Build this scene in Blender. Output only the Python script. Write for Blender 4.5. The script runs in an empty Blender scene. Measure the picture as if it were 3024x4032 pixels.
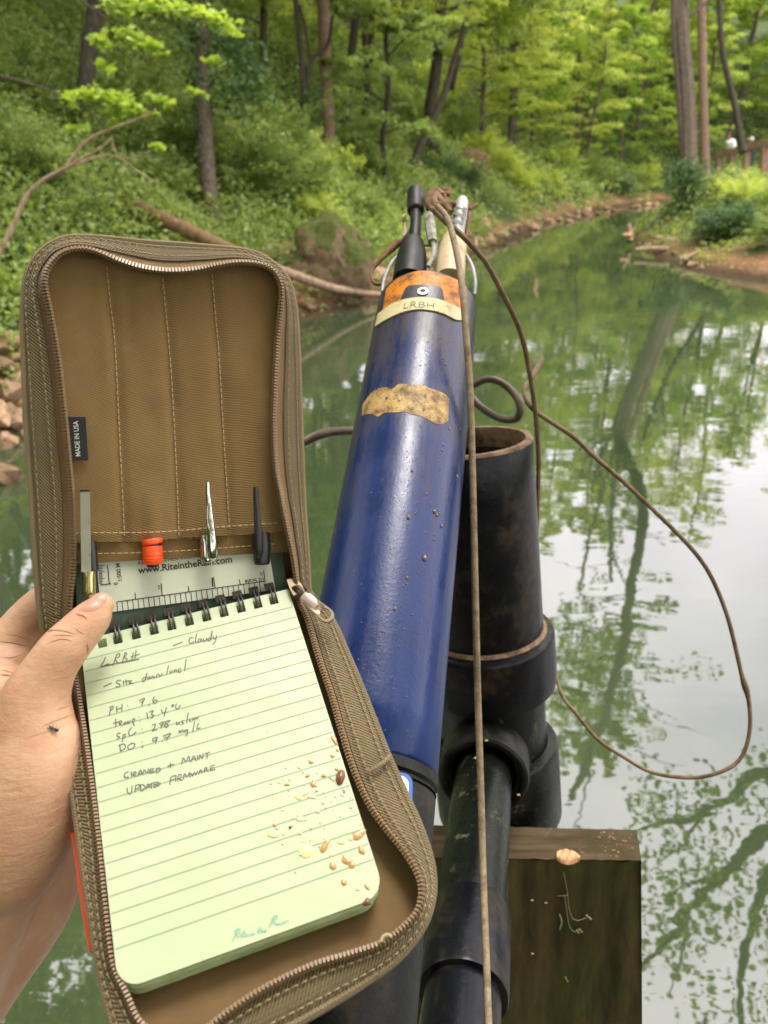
import bpy, bmesh, math, random
import numpy as np
from mathutils import Vector, noise as mnoise

R = math.radians
scene = bpy.context.scene
COL = scene.collection
rng = np.random.default_rng(7)
random.seed(7)

# ------------------------------------------------------------------ camera, sky, sun, exposure
EYE = 2.0                      # metres above the water
PITCH = 25.0
F = 3026.0                     # focal length in pixels of the 3024 x 4032 photograph
cam_d = bpy.data.cameras.new('camera')
cam = bpy.data.objects.new('camera', cam_d)
COL.objects.link(cam)
cam.location = (0, 0, EYE)
cam.rotation_euler = (R(90 - PITCH), 0, 0)
cam_d.sensor_fit = 'VERTICAL'
cam_d.lens = 26.0
cam_d.sensor_height = 26.0 * 4032 / F
cam_d.sensor_width = 26.0 * 3024 / F
cam_d.clip_start = 0.02
cam_d.clip_end = 2000
cam_d.dof.use_dof = True
cam_d.dof.focus_distance = 0.43
cam_d.dof.aperture_fstop = 12.5
scene.camera = cam

SUN_EL, SUN_AZ = 76.0, 35.0    # azimuth to the right of straight ahead
world = bpy.data.worlds.new('World')
scene.world = world
world.use_nodes = True
nt = world.node_tree
nt.nodes.clear()
n_out = nt.nodes.new('ShaderNodeOutputWorld')
n_bg = nt.nodes.new('ShaderNodeBackground')
n_bg.inputs['Strength'].default_value = 0.15
n_sky = nt.nodes.new('ShaderNodeTexSky')
n_sky.sky_type = 'NISHITA'
n_sky.sun_disc = False
n_sky.sun_elevation = R(SUN_EL)
n_sky.sun_rotation = R(SUN_AZ)
n_sky.air_density = 1.0
n_sky.dust_density = 3.0
# an overcast deck: soft grey-white cloud over nearly all of the sky
n_tc = nt.nodes.new('ShaderNodeTexCoord')
n_ns = nt.nodes.new('ShaderNodeTexNoise')
n_ns.inputs['Scale'].default_value = 2.6
n_ns.inputs['Detail'].default_value = 4
n_cr = nt.nodes.new('ShaderNodeValToRGB')
n_cr.color_ramp.elements[0].position = 0.32
n_cr.color_ramp.elements[0].color = (9.8, 9.3, 10.2, 1)
n_cr.color_ramp.elements[1].position = 0.66
n_cr.color_ramp.elements[1].color = (18.0, 17.0, 17.0, 1)
n_mx = nt.nodes.new('ShaderNodeMixRGB')
n_mx.inputs['Fac'].default_value = 0.88
nt.links.new(n_tc.outputs['Generated'], n_ns.inputs['Vector'])
nt.links.new(n_ns.outputs['Fac'], n_cr.inputs['Fac'])
nt.links.new(n_sky.outputs['Color'], n_mx.inputs['Color1'])
nt.links.new(n_cr.outputs['Color'], n_mx.inputs['Color2'])
nt.links.new(n_mx.outputs['Color'], n_bg.inputs['Color'])
nt.links.new(n_bg.outputs['Background'], n_out.inputs['Surface'])

sun_d = bpy.data.lights.new('sun', 'SUN')
sun_d.energy = 1.5
sun_d.angle = R(18)
sun_d.color = (1.0, 0.95, 0.86)
sun = bpy.data.objects.new('sun', sun_d)
COL.objects.link(sun)
sd = Vector((math.sin(R(SUN_AZ)) * math.cos(R(SUN_EL)), math.cos(R(SUN_AZ)) * math.cos(R(SUN_EL)), math.sin(R(SUN_EL))))
sun.rotation_euler = (-sd).to_track_quat('-Z', 'Y').to_euler()
sun.location = sd * 60

vs = scene.view_settings
vs.view_transform = 'Standard'
vs.look = 'None'
vs.gamma = 1.0
vs.use_curve_mapping = False
vs.exposure = 1.0

cy = scene.cycles
cy.max_bounces = 9
cy.diffuse_bounces = 5
cy.glossy_bounces = 4
cy.transmission_bounces = 6
cy.transparent_max_bounces = 6
cy.use_denoising = True
cy.caustics_reflective = False
cy.caustics_refractive = False
cy.sample_clamp_indirect = 6

# ------------------------------------------------------------------ geometry of the view
cp, sp = math.cos(R(PITCH)), math.sin(R(PITCH))
AX = np.array([1.0, 0, 0])
AU = np.array([0, sp, cp])
AF = np.array([0, cp, -sp])
EYEP = np.array([0, 0, EYE])


def ray(px, py):
    """direction through a point of the photograph, with unit depth along the lens axis"""
    return AF + AX * ((px - 1512) / F) + AU * ((2016 - py) / F)


def P(px, py, d):
    return EYEP + ray(px, py) * d


def W(v):
    """camera-frame vector (right, up, forward) to a world direction"""
    return AX * v[0] + AU * v[1] + AF * v[2]


class Plane:
    def __init__(self, o, a, b):
        """o, o+a, o+b are points; the normal faces the viewer"""
        self.o = o
        n = np.cross(a - o, b - o)
        n /= np.linalg.norm(n)
        if n @ (EYEP - o) < 0:
            n = -n
        self.n = n
        self.u = (a - o) / np.linalg.norm(a - o)
        self.v = np.cross(n, self.u)

    def hit(self, px, py, off=0.0):
        r = ray(px, py)
        t = ((self.o + self.n * off - EYEP) @ self.n) / (r @ self.n)
        return EYEP + r * t

    def uv(self, p):
        return ((p - self.o) @ self.u, (p - self.o) @ self.v)

    def at(self, u, v, off=0.0):
        return self.o + self.u * u + self.v * v + self.n * off


def smooth(pts, n, closed=False):
    """Catmull-Rom through pts, n samples, evenly spaced by arc length"""
    p = np.array(pts, float)
    k = len(p)
    if k == 2:
        t = np.linspace(0, 1, n)[:, None]
        return p[0] * (1 - t) + p[1] * t
    ext = np.vstack([p[-1], p, p[0], p[1]]) if closed else np.vstack([2 * p[0] - p[1], p, 2 * p[-1] - p[-2]])
    segs = k if closed else k - 1
    out = []
    m = max(4, int(6 * n / segs))
    for i in range(segs):
        a, b, c, d = ext[i], ext[i + 1], ext[i + 2], ext[i + 3]
        t = np.linspace(0, 1, m, endpoint=False)[:, None]
        out.append(0.5 * (2 * b + (c - a) * t + (2 * a - 5 * b + 4 * c - d) * t ** 2 + (3 * b - a - 3 * c + d) * t ** 3))
    out.append((p[0] if closed else p[-1])[None])
    q = np.vstack(out)
    s = np.concatenate([[0], np.cumsum(np.linalg.norm(np.diff(q, axis=0), axis=1))])
    t = np.linspace(0, s[-1], n)
    return np.stack([np.interp(t, s, q[:, j]) for j in range(q.shape[1])], 1)


def spline_keys(pts, per):
    """Catmull-Rom keeping 'per' samples between keys, so that two curves with matching keys stay matched"""
    p = np.array(pts, float)
    ext = np.vstack([2 * p[0] - p[1], p, 2 * p[-1] - p[-2]])
    out = []
    for i in range(len(p) - 1):
        a, b, c, d = ext[i], ext[i + 1], ext[i + 2], ext[i + 3]
        t = np.linspace(0, 1, per, endpoint=False)[:, None]
        out.append(0.5 * (2 * b + (c - a) * t + (2 * a - 5 * b + 4 * c - d) * t ** 2 + (3 * b - a - 3 * c + d) * t ** 3))
    out.append(p[-1][None])
    return np.vstack(out)


# ------------------------------------------------------------------ mesh building
class MB:
    def __init__(self):
        self.v, self.f, self.uv = [], [], []

    def n(self):
        return len(self.v)

    def add(self, verts, faces, uvs=None):
        b = len(self.v)
        self.v += [tuple(map(float, x)) for x in verts]
        self.f += [tuple(int(i) + b for i in q) for q in faces]
        self.uv += [tuple(map(float, x)) for x in uvs] if uvs is not None else [(0.0, 0.0)] * len(verts)

    def grid(self, rows, uvs=None, close_u=False, flip=False):
        """rows: (m, n, 3)"""
        rows = np.asarray(rows, float)
        m, n = rows.shape[:2]
        if uvs is None:
            du = np.concatenate([np.zeros((m, 1)), np.cumsum(np.linalg.norm(np.diff(rows, axis=1), axis=2), axis=1)], 1)
            dv = np.concatenate([np.zeros((1, n)), np.cumsum(np.linalg.norm(np.diff(rows, axis=0), axis=2), axis=0)], 0)
            uvs = np.stack([du.mean(0)[None].repeat(m, 0), dv], 2)
        fs = []
        for i in range(m - 1):
            for j in range(n if close_u else n - 1):
                k = (j + 1) % n
                q = (i * n + j, i * n + k, (i + 1) * n + k, (i + 1) * n + j)
                fs.append(q[::-1] if flip else q)
        self.add(rows.reshape(-1, 3), fs, np.asarray(uvs).reshape(-1, 2))

    def tube(self, pts, r, sides=8, caps=True, ell=None, up=None):
        pts = np.asarray(pts, float)
        n = len(pts)
        r = np.full(n, r, float) if np.isscalar(r) else np.asarray(r, float)
        tan = np.gradient(pts, axis=0)
        tan /= np.linalg.norm(tan, axis=1)[:, None] + 1e-12
        a = np.array([0, 0, 1.0]) if up is None else np.asarray(up, float)
        if up is None and abs(tan[0] @ a) > 0.9:
            a = np.array([1.0, 0, 0])
        rings, uvs = [], []
        s = 0.0
        for i in range(n):
            t = tan[i]
            x = a - t * (a @ t)
            x /= np.linalg.norm(x) + 1e-12
            y = np.cross(t, x)
            if up is None:
                a = x
            th = np.linspace(0, 2 * math.pi, sides, endpoint=False)
            e = 1.0 if ell is None else ell
            rings.append(pts[i] + r[i] * (np.cos(th)[:, None] * x * e + np.sin(th)[:, None] * y))
            if i:
                s += np.linalg.norm(pts[i] - pts[i - 1])
            uvs.append(np.stack([th / (2 * math.pi) * 2 * math.pi * r.mean(), np.full(sides, s)], 1))
        b = len(self.v)
        self.grid(np.array(rings), np.array(uvs), close_u=True)
        if caps:
            self.f.append(tuple(b + j for j in range(sides))[::-1])
            self.f.append(tuple(b + (n - 1) * sides + j for j in range(sides)))

    def lathe(self, o, ax, prof, sides=32, cap0=False, cap1=False, ref=None):
        """prof: list of (h, r) along axis ax from o"""
        ax = np.asarray(ax, float) / np.linalg.norm(ax)
        a = np.array([0, 0, 1.0]) if ref is None else np.asarray(ref, float)
        if abs(a @ ax) > 0.95:
            a = np.array([1.0, 0, 0])
        x = a - ax * (a @ ax)
        x /= np.linalg.norm(x)
        y = np.cross(ax, x)
        th = np.linspace(0, 2 * math.pi, sides, endpoint=False)
        rings = [o + ax * h + r * (np.cos(th)[:, None] * x + np.sin(th)[:, None] * y) for h, r in prof]
        uvs = [np.stack([th * 0.05, np.full(sides, h)], 1) for h, r in prof]
        b = len(self.v)
        self.grid(np.array(rings), np.array(uvs), close_u=True)
        m = len(prof)
        if cap0:
            self.f.append(tuple(b + j for j in range(sides))[::-1])
        if cap1:
            self.f.append(tuple(b + (m - 1) * sides + j for j in range(sides)))

    def box(self, o, a, b, c):
        """parallelepiped from corner o along a, b, c"""
        o, a, b, c = [np.asarray(t, float) for t in (o, a, b, c)]
        v = [o, o + a, o + a + b, o + b, o + c, o + a + c, o + a + b + c, o + b + c]
        f = [(0, 3, 2, 1), (4, 5, 6, 7), (0, 1, 5, 4), (1, 2, 6, 5), (2, 3, 7, 6), (3, 0, 4, 7)]
        if np.dot(np.cross(a, b), c) < 0:
            f = [q[::-1] for q in f]
        la, lb = np.linalg.norm(a), np.linalg.norm(b)
        self.add(v, f, [(0, 0), (la, 0), (la, lb), (0, lb)] * 2)

    def ball(self, c, r, n=8, m=6, sc=(1, 1, 1), frame=None):
        c = np.asarray(c, float)
        vs_, fs = [], []
        fr = np.eye(3) if frame is None else np.asarray(frame, float)
        for i in range(m + 1):
            ph = math.pi * i / m
            for j in range(n):
                th = 2 * math.pi * j / n
                l = np.array([math.sin(ph) * math.cos(th) * sc[0], math.sin(ph) * math.sin(th) * sc[1], math.cos(ph) * sc[2]]) * r
                vs_.append(c + l @ fr)
        for i in range(m):
            for j in range(n):
                k = (j + 1) % n
                fs.append((i * n + j, (i + 1) * n + j, (i + 1) * n + k, i * n + k))
        self.add(vs_, fs)

    def prism(self, poly, n, h):
        """polygon (k,3) extruded by h along n"""
        poly = np.asarray(poly, float)
        k = len(poly)
        top = poly + np.asarray(n) * h
        f = [tuple(range(k))[::-1], tuple(range(k, 2 * k))]
        f += [(i, (i + 1) % k, k + (i + 1) % k, k + i) for i in range(k)]
        self.add(np.vstack([poly, top]), f)

    def ribbon(self, pts, n, w):
        """flat strip of width w along pts, facing n"""
        pts = np.asarray(pts, float)
        t = np.gradient(pts, axis=0)
        t /= np.linalg.norm(t, axis=1)[:, None] + 1e-12
        s = np.cross(t, np.asarray(n)) if np.ndim(n) == 1 else np.cross(t, n)
        s /= np.linalg.norm(s, axis=1)[:, None] + 1e-12
        self.grid(np.array([pts - s * w / 2, pts + s * w / 2]))


LOC = {}


def mesh_from(mb, name, offset, smooth_=True):
    v = np.array(mb.v) - offset
    me = bpy.data.meshes.new(name)
    me.from_pydata(v.tolist(), [], mb.f)
    uvl = me.uv_layers.new(name='UVMap')
    li = np.empty(len(me.loops), dtype=np.int32)
    me.loops.foreach_get('vertex_index', li)
    uvl.data.foreach_set('uv', np.array(mb.uv)[li].astype(np.float32).ravel())
    if smooth_:
        me.polygons.foreach_set('use_smooth', np.ones(len(me.polygons), dtype=bool))
        try:
            me.set_sharp_from_angle(angle=R(42))
        except Exception:
            pass
    me.validate()
    me.update()
    return me


def props(o, label=None, cat=None, group=None, kind=None):
    if label: o['label'] = label
    if cat: o['category'] = cat
    if group: o['group'] = group
    if kind: o['kind'] = kind
    return o


def thing(name, label, cat, loc, group=None):
    o = bpy.data.objects.new(name, None)
    COL.objects.link(o)
    o.empty_display_size = 0.05
    o.location = tuple(map(float, loc))
    LOC[o.name] = np.array(loc, float)
    return props(o, label, cat, group)


def part(name, mb, mat, parent, label=None, kind=None, sm=True):
    base = LOC[parent.name]
    me = mesh_from(mb, name, base, sm)
    me.materials.append(mat)
    o = bpy.data.objects.new(name, me)
    COL.objects.link(o)
    o.parent = parent
    LOC[o.name] = base
    return props(o, label, None, None, kind)


def single(name, mb, mat, label=None, cat=None, group=None, kind=None, sm=True):
    v = np.array(mb.v)
    base = np.array([v[:, 0].mean(), v[:, 1].mean(), v[:, 2].min()])
    me = mesh_from(mb, name, base, sm)
    me.materials.append(mat)
    o = bpy.data.objects.new(name, me)
    COL.objects.link(o)
    o.location = tuple(base)
    LOC[o.name] = base
    return props(o, label, cat, group, kind)


def quads_mesh(name, verts, mat, tint=None):
    """verts (n,4,3) to a mesh of separate leaves, quick"""
    n = len(verts)
    me = bpy.data.meshes.new(name)
    me.vertices.add(n * 4)
    me.vertices.foreach_set('co', np.asarray(verts, np.float32).ravel())
    me.loops.add(n * 4)
    me.loops.foreach_set('vertex_index', np.arange(n * 4, dtype=np.int32))
    me.polygons.add(n)
    me.polygons.foreach_set('loop_start', np.arange(0, n * 4, 4, dtype=np.int32))
    me.polygons.foreach_set('loop_total', np.full(n, 4, dtype=np.int32))
    if tint is not None:
        at = me.attributes.new('tint', 'FLOAT', 'FACE')
        at.data.foreach_set('value', np.asarray(tint, np.float32))
    me.materials.append(mat)
    me.update()
    me.validate()
    return me


# ------------------------------------------------------------------ materials
class M:
    """small node-material writer"""
    def __init__(self, name, col=(0.5, 0.5, 0.5), rough=0.6, metal=0.0, spec=0.5):
        self.m = bpy.data.materials.new(name)
        self.m.use_nodes = True
        self.t = self.m.node_tree
        self.b = self.t.nodes['Principled BSDF']
        self.out = self.t.nodes['Material Output']
        self.b.inputs['Base Color'].default_value = (*col, 1)
        self.b.inputs['Roughness'].default_value = rough
        self.b.inputs['Metallic'].default_value = metal
        self.b.inputs['Specular IOR Level'].default_value = spec
        self.h = None

    def nd(self, t, **kw):
        n = self.t.nodes.new(t)
        for k, v in kw.items():
            if k in n.inputs:
                n.inputs[k].default_value = v
            else:
                setattr(n, k, v)
        return n

    def ln(self, a, b):
        self.t.links.new(a, b)

    def coord(self, kind='Object', scale=(1, 1, 1), rot=(0, 0, 0)):
        c = self.nd('ShaderNodeTexCoord')
        mp = self.nd('ShaderNodeMapping')
        mp.inputs['Scale'].default_value = scale
        mp.inputs['Rotation'].default_value = rot
        self.ln(c.outputs[kind], mp.inputs['Vector'])
        return mp.outputs['Vector']

    def noise(self, vec, scale, detail=4, rough=0.55, dist=0.0):
        n = self.nd('ShaderNodeTexNoise')
        n.inputs['Scale'].default_value = scale
        n.inputs['Detail'].default_value = detail
        n.inputs['Roughness'].default_value = rough
        n.inputs['Distortion'].default_value = dist
        self.ln(vec, n.inputs['Vector'])
        return n.outputs['Fac']

    def ramp(self, fac, stops):
        r = self.nd('ShaderNodeValToRGB')
        e = r.color_ramp.elements
        while len(e) < len(stops):
            e.new(0.5)
        for i, (p, c) in enumerate(stops):
            e[i].position = p
            e[i].color = (*c, 1) if len(c) == 3 else c
        self.ln(fac, r.inputs['Fac'])
        return r.outputs['Color']

    def step(self, fac, a, b):
        return self.ramp(fac, [(a, (0, 0, 0)), (b, (1, 1, 1))])

    def mix(self, fac, a, b, mode='MIX'):
        n = self.nd('ShaderNodeMixRGB', blend_type=mode)
        for s, v in (('Fac', fac), ('Color1', a), ('Color2', b)):
            if hasattr(v, 'is_linked') or isinstance(v, bpy.types.NodeSocket):
                self.ln(v, n.inputs[s])
            elif s == 'Fac':
                n.inputs[s].default_value = v
            else:
                n.inputs[s].default_value = (*v, 1)
        return n.outputs['Color']

    def math(self, op, a, b=0.0):
        n = self.nd('ShaderNodeMath', operation=op)
        for i, v in enumerate((a, b)):
            if isinstance(v, bpy.types.NodeSocket):
                self.ln(v, n.inputs[i])
            else:
                n.inputs[i].default_value = v
        return n.outputs[0]

    def color(self, s):
        self.ln(s, self.b.inputs['Base Color'])
        return self

    def rough(self, s):
        self.ln(s, self.b.inputs['Roughness'])
        return self

    def bump(self, h, strength=0.5, dist=0.001):
        n = self.nd('ShaderNodeBump')
        n.inputs['Strength'].default_value = strength
        n.inputs['Distance'].default_value = dist
        self.ln(h, n.inputs['Height'])
        if self.h is not None:
            self.ln(self.h, n.inputs['Normal'])
        self.h = n.outputs['Normal']
        self.ln(self.h, self.b.inputs['Normal'])
        return self


def leaf_mat(name, dark, light, trans=0.45, zscale=0.35):
    m = M(name, light, 0.5, spec=0.35)
    at = m.nd('ShaderNodeAttribute', attribute_name='tint')
    oi = m.nd('ShaderNodeObjectInfo')
    v = m.math('ADD', m.math('MULTIPLY', at.outputs['Fac'], 0.8), m.math('MULTIPLY', oi.outputs['Random'], 0.3))
    c = m.ramp(v, [(0.1, dark), (0.95, light)])
    m.color(c)
    tr = m.nd('ShaderNodeBsdfTranslucent')
    tc = m.mix(1.0, c, (1.15, 1.05, 0.6), 'MULTIPLY')
    m.ln(tc, tr.inputs['Color'])
    mx = m.nd('ShaderNodeMixShader')
    mx.inputs[0].default_value = trans
    m.ln(m.b.outputs[0], mx.inputs[1])
    m.ln(tr.outputs[0], mx.inputs[2])
    m.ln(mx.outputs[0], m.out.inputs['Surface'])
    return m.m


MT = {}
ORD = ['leftmost', 'second from the left', 'third from the left', 'fourth from the left', 'fifth from the left', 'sixth from the left', 'seventh from the left', 'eighth from the left', 'ninth from the left', 'tenth from the left',
       'eleventh from the left', 'twelfth from the left', 'thirteenth from the left', 'fourteenth from the left', 'fifteenth from the left', 'sixteenth from the left']


def number_labels(items):
    """items: (object, photo x, words of its row); labels count along each row from the left"""
    rows_ = {}
    for ob, px, wd in items:
        rows_.setdefault(wd, []).append((px, ob))
    for wd, lst in rows_.items():
        lst.sort(key=lambda t: t[0])
        for i, (px, ob) in enumerate(lst):
            ob['label'] = f"{wd}, {ORD[i]}" if i < len(ORD) else wd


MT['leaf_bright'] = leaf_mat('leaf_bright', (0.31, 0.43, 0.085), (0.64, 0.73, 0.21), 0.62)
MT['leaf_spring'] = leaf_mat('leaf_spring', (0.23, 0.38, 0.045), (0.46, 0.62, 0.12), 0.52)
MT['leaf_mid'] = leaf_mat('leaf_mid', (0.16, 0.25, 0.06), (0.4, 0.52, 0.16), 0.52)
MT['leaf_under'] = leaf_mat('leaf_under', (0.12, 0.2, 0.05), (0.38, 0.48, 0.145), 0.5)
MT['leaf_ivy'] = leaf_mat('leaf_ivy', (0.045, 0.1, 0.035), (0.15, 0.25, 0.085), 0.32)


def bark(name, a, b):
    m = M(name, a, 0.9, spec=0.2)
    v = m.coord('Object', (9, 9, 1.3))
    f = m.noise(v, 3.0, 5, 0.6)
    m.color(m.ramp(f, [(0.3, a), (0.7, b)]))
    m.bump(f, 0.8, 0.03)
    return m.m


MT['bark'] = bark('bark_grey_brown', (0.05, 0.038, 0.026), (0.16, 0.125, 0.09))
MT['bark_dark'] = bark('bark_dark', (0.022, 0.02, 0.013), (0.085, 0.07, 0.045))
MT['bark_warm'] = bark('bark_warm', (0.11, 0.07, 0.045), (0.27, 0.185, 0.125))
MT['deadwood'] = bark('dead_wood', (0.16, 0.1, 0.055), (0.42, 0.31, 0.2))
MT['log'] = bark('rotten_log', (0.1, 0.058, 0.03), (0.26, 0.16, 0.08))

m = M('soil', (0.2, 0.12, 0.06), 0.95, spec=0.15)
v = m.coord('Object')
geo = m.nd('ShaderNodeNewGeometry')
sep = m.nd('ShaderNodeSeparateXYZ')
m.ln(geo.outputs['Position'], sep.inputs[0])
f = m.noise(v, 0.9, 6, 0.6)
g = m.noise(v, 14, 4, 0.6)
hz = m.math('ADD', m.math('MULTIPLY', sep.outputs['Z'], 0.9), m.math('MULTIPLY', m.math('SUBTRACT', f, 0.5), 1.4))
tan = m.ramp(g, [(0.3, (0.14, 0.078, 0.034)), (0.7, (0.34, 0.205, 0.1))])
grn = m.ramp(f, [(0.3, (0.035, 0.06, 0.018)), (0.7, (0.075, 0.1, 0.03))])
wet = m.step(m.math('ADD', sep.outputs['Z'], m.math('MULTIPLY', m.math('SUBTRACT', g, 0.5), 0.16)), 0.05, 0.2)
tan = m.mix(wet, (0.06, 0.036, 0.018), tan)          # soaked soil at the waterline
m.color(m.mix(m.step(hz, 0.12, 0.42), tan, grn))
m.bump(m.noise(v, 4, 8, 0.65), 1.0, 0.12)
MT['soil'] = m.m

m = M('rock_tan', (0.4, 0.28, 0.18), 0.85, spec=0.3)
v = m.coord('Object')
oi = m.nd('ShaderNodeObjectInfo')
f = m.noise(v, 5, 8, 0.65)
c = m.ramp(f, [(0.3, (0.16, 0.095, 0.05)), (0.5, (0.36, 0.23, 0.13)), (0.72, (0.5, 0.36, 0.24))])
hs = m.nd('ShaderNodeHueSaturation')
m.ln(c, hs.inputs['Color'])
m.ln(m.math('ADD', m.math('MULTIPLY', oi.outputs['Random'], 0.7), 0.55), hs.inputs['Value'])
m.color(hs.outputs['Color'])
m.bump(f, 0.8, 0.03)
MT['rock'] = m.m

m = M('rock_mossy', (0.2, 0.16, 0.1), 0.95, spec=0.2)
v = m.coord('Object')
f = m.noise(v, 3.2, 8, 0.62)
geo = m.nd('ShaderNodeNewGeometry')
sep = m.nd('ShaderNodeSeparateXYZ')
m.ln(geo.outputs['Normal'], sep.inputs[0])
moss = m.step(m.math('ADD', m.math('MULTIPLY', sep.outputs['Z'], 0.3), f), 0.5, 0.6)
rk = m.ramp(f, [(0.3, (0.1, 0.065, 0.035)), (0.7, (0.34, 0.24, 0.15))])
ms = m.ramp(m.noise(v, 20, 4), [(0.3, (0.03, 0.045, 0.01)), (0.7, (0.1, 0.11, 0.025))])
m.color(m.mix(moss, rk, ms))
m.bump(f, 1.0, 0.05)
MT['rock_moss'] = m.m

# murky creek water: green turbid body under a clear reflecting surface
m = M('creek_water', (0.035, 0.075, 0.035), 0.02, spec=0.5)
v = m.coord('Object', (1, 1, 1))
f1 = m.noise(m.coord('Object', (1.0, 2.2, 1)), 2.2, 2, 0.5, 0.4)
f2 = m.noise(m.coord('Object', (1.0, 1.6, 1)), 9.0, 2, 0.5, 0.3)
m.bump(f1, 0.022, 0.05)
m.bump(f2, 0.009, 0.02)
fk = m.noise(v, 0.5, 4, 0.6)
body = m.ramp(fk, [(0.35, (0.027, 0.043, 0.019)), (0.65, (0.044, 0.062, 0.028))])
df = m.nd('ShaderNodeBsdfDiffuse')
m.ln(body, df.inputs['Color'])
gl = m.nd('ShaderNodeBsdfGlossy')
gl.inputs['Roughness'].default_value = 0.015
gl.inputs['Color'].default_value = (0.98, 0.96, 0.98, 1)
m.ln(m.h, gl.inputs['Normal'])
fr = m.nd('ShaderNodeFresnel')
fr.inputs['IOR'].default_value = 2.1
m.ln(m.h, fr.inputs['Normal'])
mx = m.nd('ShaderNodeMixShader')
m.ln(fr.outputs[0], mx.inputs[0])
m.ln(df.outputs[0], mx.inputs[1])
m.ln(gl.outputs[0], mx.inputs[2])
m.ln(mx.outputs[0], m.out.inputs['Surface'])
MT['water'] = m.m


def fabric(name, base, var, period, bump=0.5, rough=0.85, diag=False):
    """woven cloth: threads crossing at 'period' metres in the UV of the cloth"""
    m = M(name, base, rough, spec=0.25)
    m.b.inputs['Sheen Weight'].default_value = 0.15
    tc = m.nd('ShaderNodeTexCoord')
    sp_ = m.nd('ShaderNodeSeparateXYZ')
    m.ln(tc.outputs['UV'], sp_.inputs[0])
    k = 2 * math.pi / period
    if diag:
        w = m.math('SINE', m.math('MULTIPLY', m.math('ADD', sp_.outputs[0], m.math('MULTIPLY', sp_.outputs[1], 0.9)), k))
        w2 = m.math('SINE', m.math('MULTIPLY', sp_.outputs[1], k * 0.9))
        h = m.math('ADD', w, m.math('MULTIPLY', w2, 0.3))
    else:
        a = m.math('SINE', m.math('MULTIPLY', sp_.outputs[0], k))
        b = m.math('SINE', m.math('MULTIPLY', sp_.outputs[1], k))
        h = m.math('MULTIPLY', a, b)
    h01 = m.math('ADD', m.math('MULTIPLY', h, 0.5), 0.5)
    v = m.coord('Object')
    n1 = m.noise(v, 60, 4, 0.6)
    n2 = m.noise(v, 900, 2, 0.6)
    c = m.ramp(n1, [(0.25, tuple(x * (1 - var) for x in base)), (0.75, tuple(min(1, x * (1 + var)) for x in base))])
    c = m.mix(m.math('MULTIPLY', m.math('SUBTRACT', 1.0, h01), 0.34), c, tuple(x * 0.35 for x in base))
    c = m.mix(m.math('MULTIPLY', n2, 0.3), c, tuple(x * 0.6 for x in base))
    m.color(c)
    m.bump(h01, bump, 0.0006)
    m.bump(n2, 0.25, 0.0004)
    return m.m


MT['cloth'] = fabric('coyote_nylon', (0.25, 0.152, 0.056), 0.1, 0.00125, 0.5)
MT['cloth_floor'] = fabric('coyote_lining', (0.2, 0.125, 0.055), 0.12, 0.0015, 0.5)
MT['webbing'] = fabric('tan_webbing', (0.2, 0.145, 0.068), 0.14, 0.0016, 1.0, diag=True)
MT['piping'] = fabric('tan_edge_binding', (0.27, 0.2, 0.1), 0.15, 0.0013, 0.8, diag=True)
MT['tape'] = fabric('zip_tape', (0.21, 0.125, 0.045), 0.1, 0.0017, 0.6)
m = M('zip_teeth', (0.2, 0.125, 0.06), 0.35, spec=0.5)
MT['teeth'] = m.m
MT['thread'] = M('tan_thread', (0.25, 0.185, 0.095), 0.7).m
MT['thread_dark'] = M('coyote_thread', (0.42, 0.3, 0.15), 0.7).m

m = M('green_page', (0.62, 0.71, 0.43), 0.42, spec=0.4)
v = m.coord('Object')
f = m.noise(v, 18, 5, 0.6)
m.color(m.ramp(f, [(0.3, (0.395, 0.45, 0.275)), (0.7, (0.435, 0.485, 0.31))]))
m.bump(m.noise(v, 22, 3), 0.3, 0.004)
MT['page'] = m.m
m = M('page_edge', (0.5, 0.6, 0.33), 0.7, spec=0.2)
v = m.coord('Object', (1, 1, 1))
m.color(m.ramp(m.noise(v, 120, 3), [(0.3, (0.34, 0.42, 0.2)), (0.7, (0.48, 0.55, 0.3))]))
MT['page_edge'] = m.m
MT['rule'] = M('ruled_line_ink', (0.2, 0.29, 0.16), 0.7).m
MT['dot'] = M('dot_ink', (0.42, 0.52, 0.32), 0.7).m
MT['pencil'] = M('pencil_graphite', (0.1, 0.1, 0.075), 0.5, spec=0.5).m
MT['print_green'] = M('printed_green', (0.2, 0.38, 0.25), 0.6).m
MT['ink'] = M('black_print', (0.02, 0.022, 0.02), 0.5).m
m = M('white_plastic_card', (0.55, 0.57, 0.45), 0.35)
MT['card'] = m.m
m = M('dark_green_cover', (0.035, 0.065, 0.04), 0.55)
v = m.coord('Object')
m.bump(m.noise(v, 700, 2), 0.4, 0.0005)
m.color(m.ramp(m.noise(v, 80, 5), [(0.3, (0.028, 0.055, 0.034)), (0.7, (0.05, 0.085, 0.052))]))
MT['cover'] = m.m
MT['wire'] = M('black_wire', (0.025, 0.022, 0.02), 0.3, spec=0.6).m
MT['hole'] = M('hole_inside', (0.03, 0.022, 0.015), 0.9).m

m = M('muddy_drop', (0.55, 0.3, 0.1), 0.22, spec=0.6)
m.b.inputs['Transmission Weight'].default_value = 0.25
MT['mud'] = m.m
MT['mud_dark'] = M('brown_mud', (0.16, 0.055, 0.025), 0.2, spec=0.6).m
m = M('stain_pale', (0.62, 0.52, 0.25), 0.25, spec=0.5)
MT['stain'] = m.m
m = M('clear_drop', (0.47, 0.5, 0.31), 0.05, spec=0.6)
m.b.inputs['IOR'].default_value = 1.33
MT['drop'] = m.m

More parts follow.
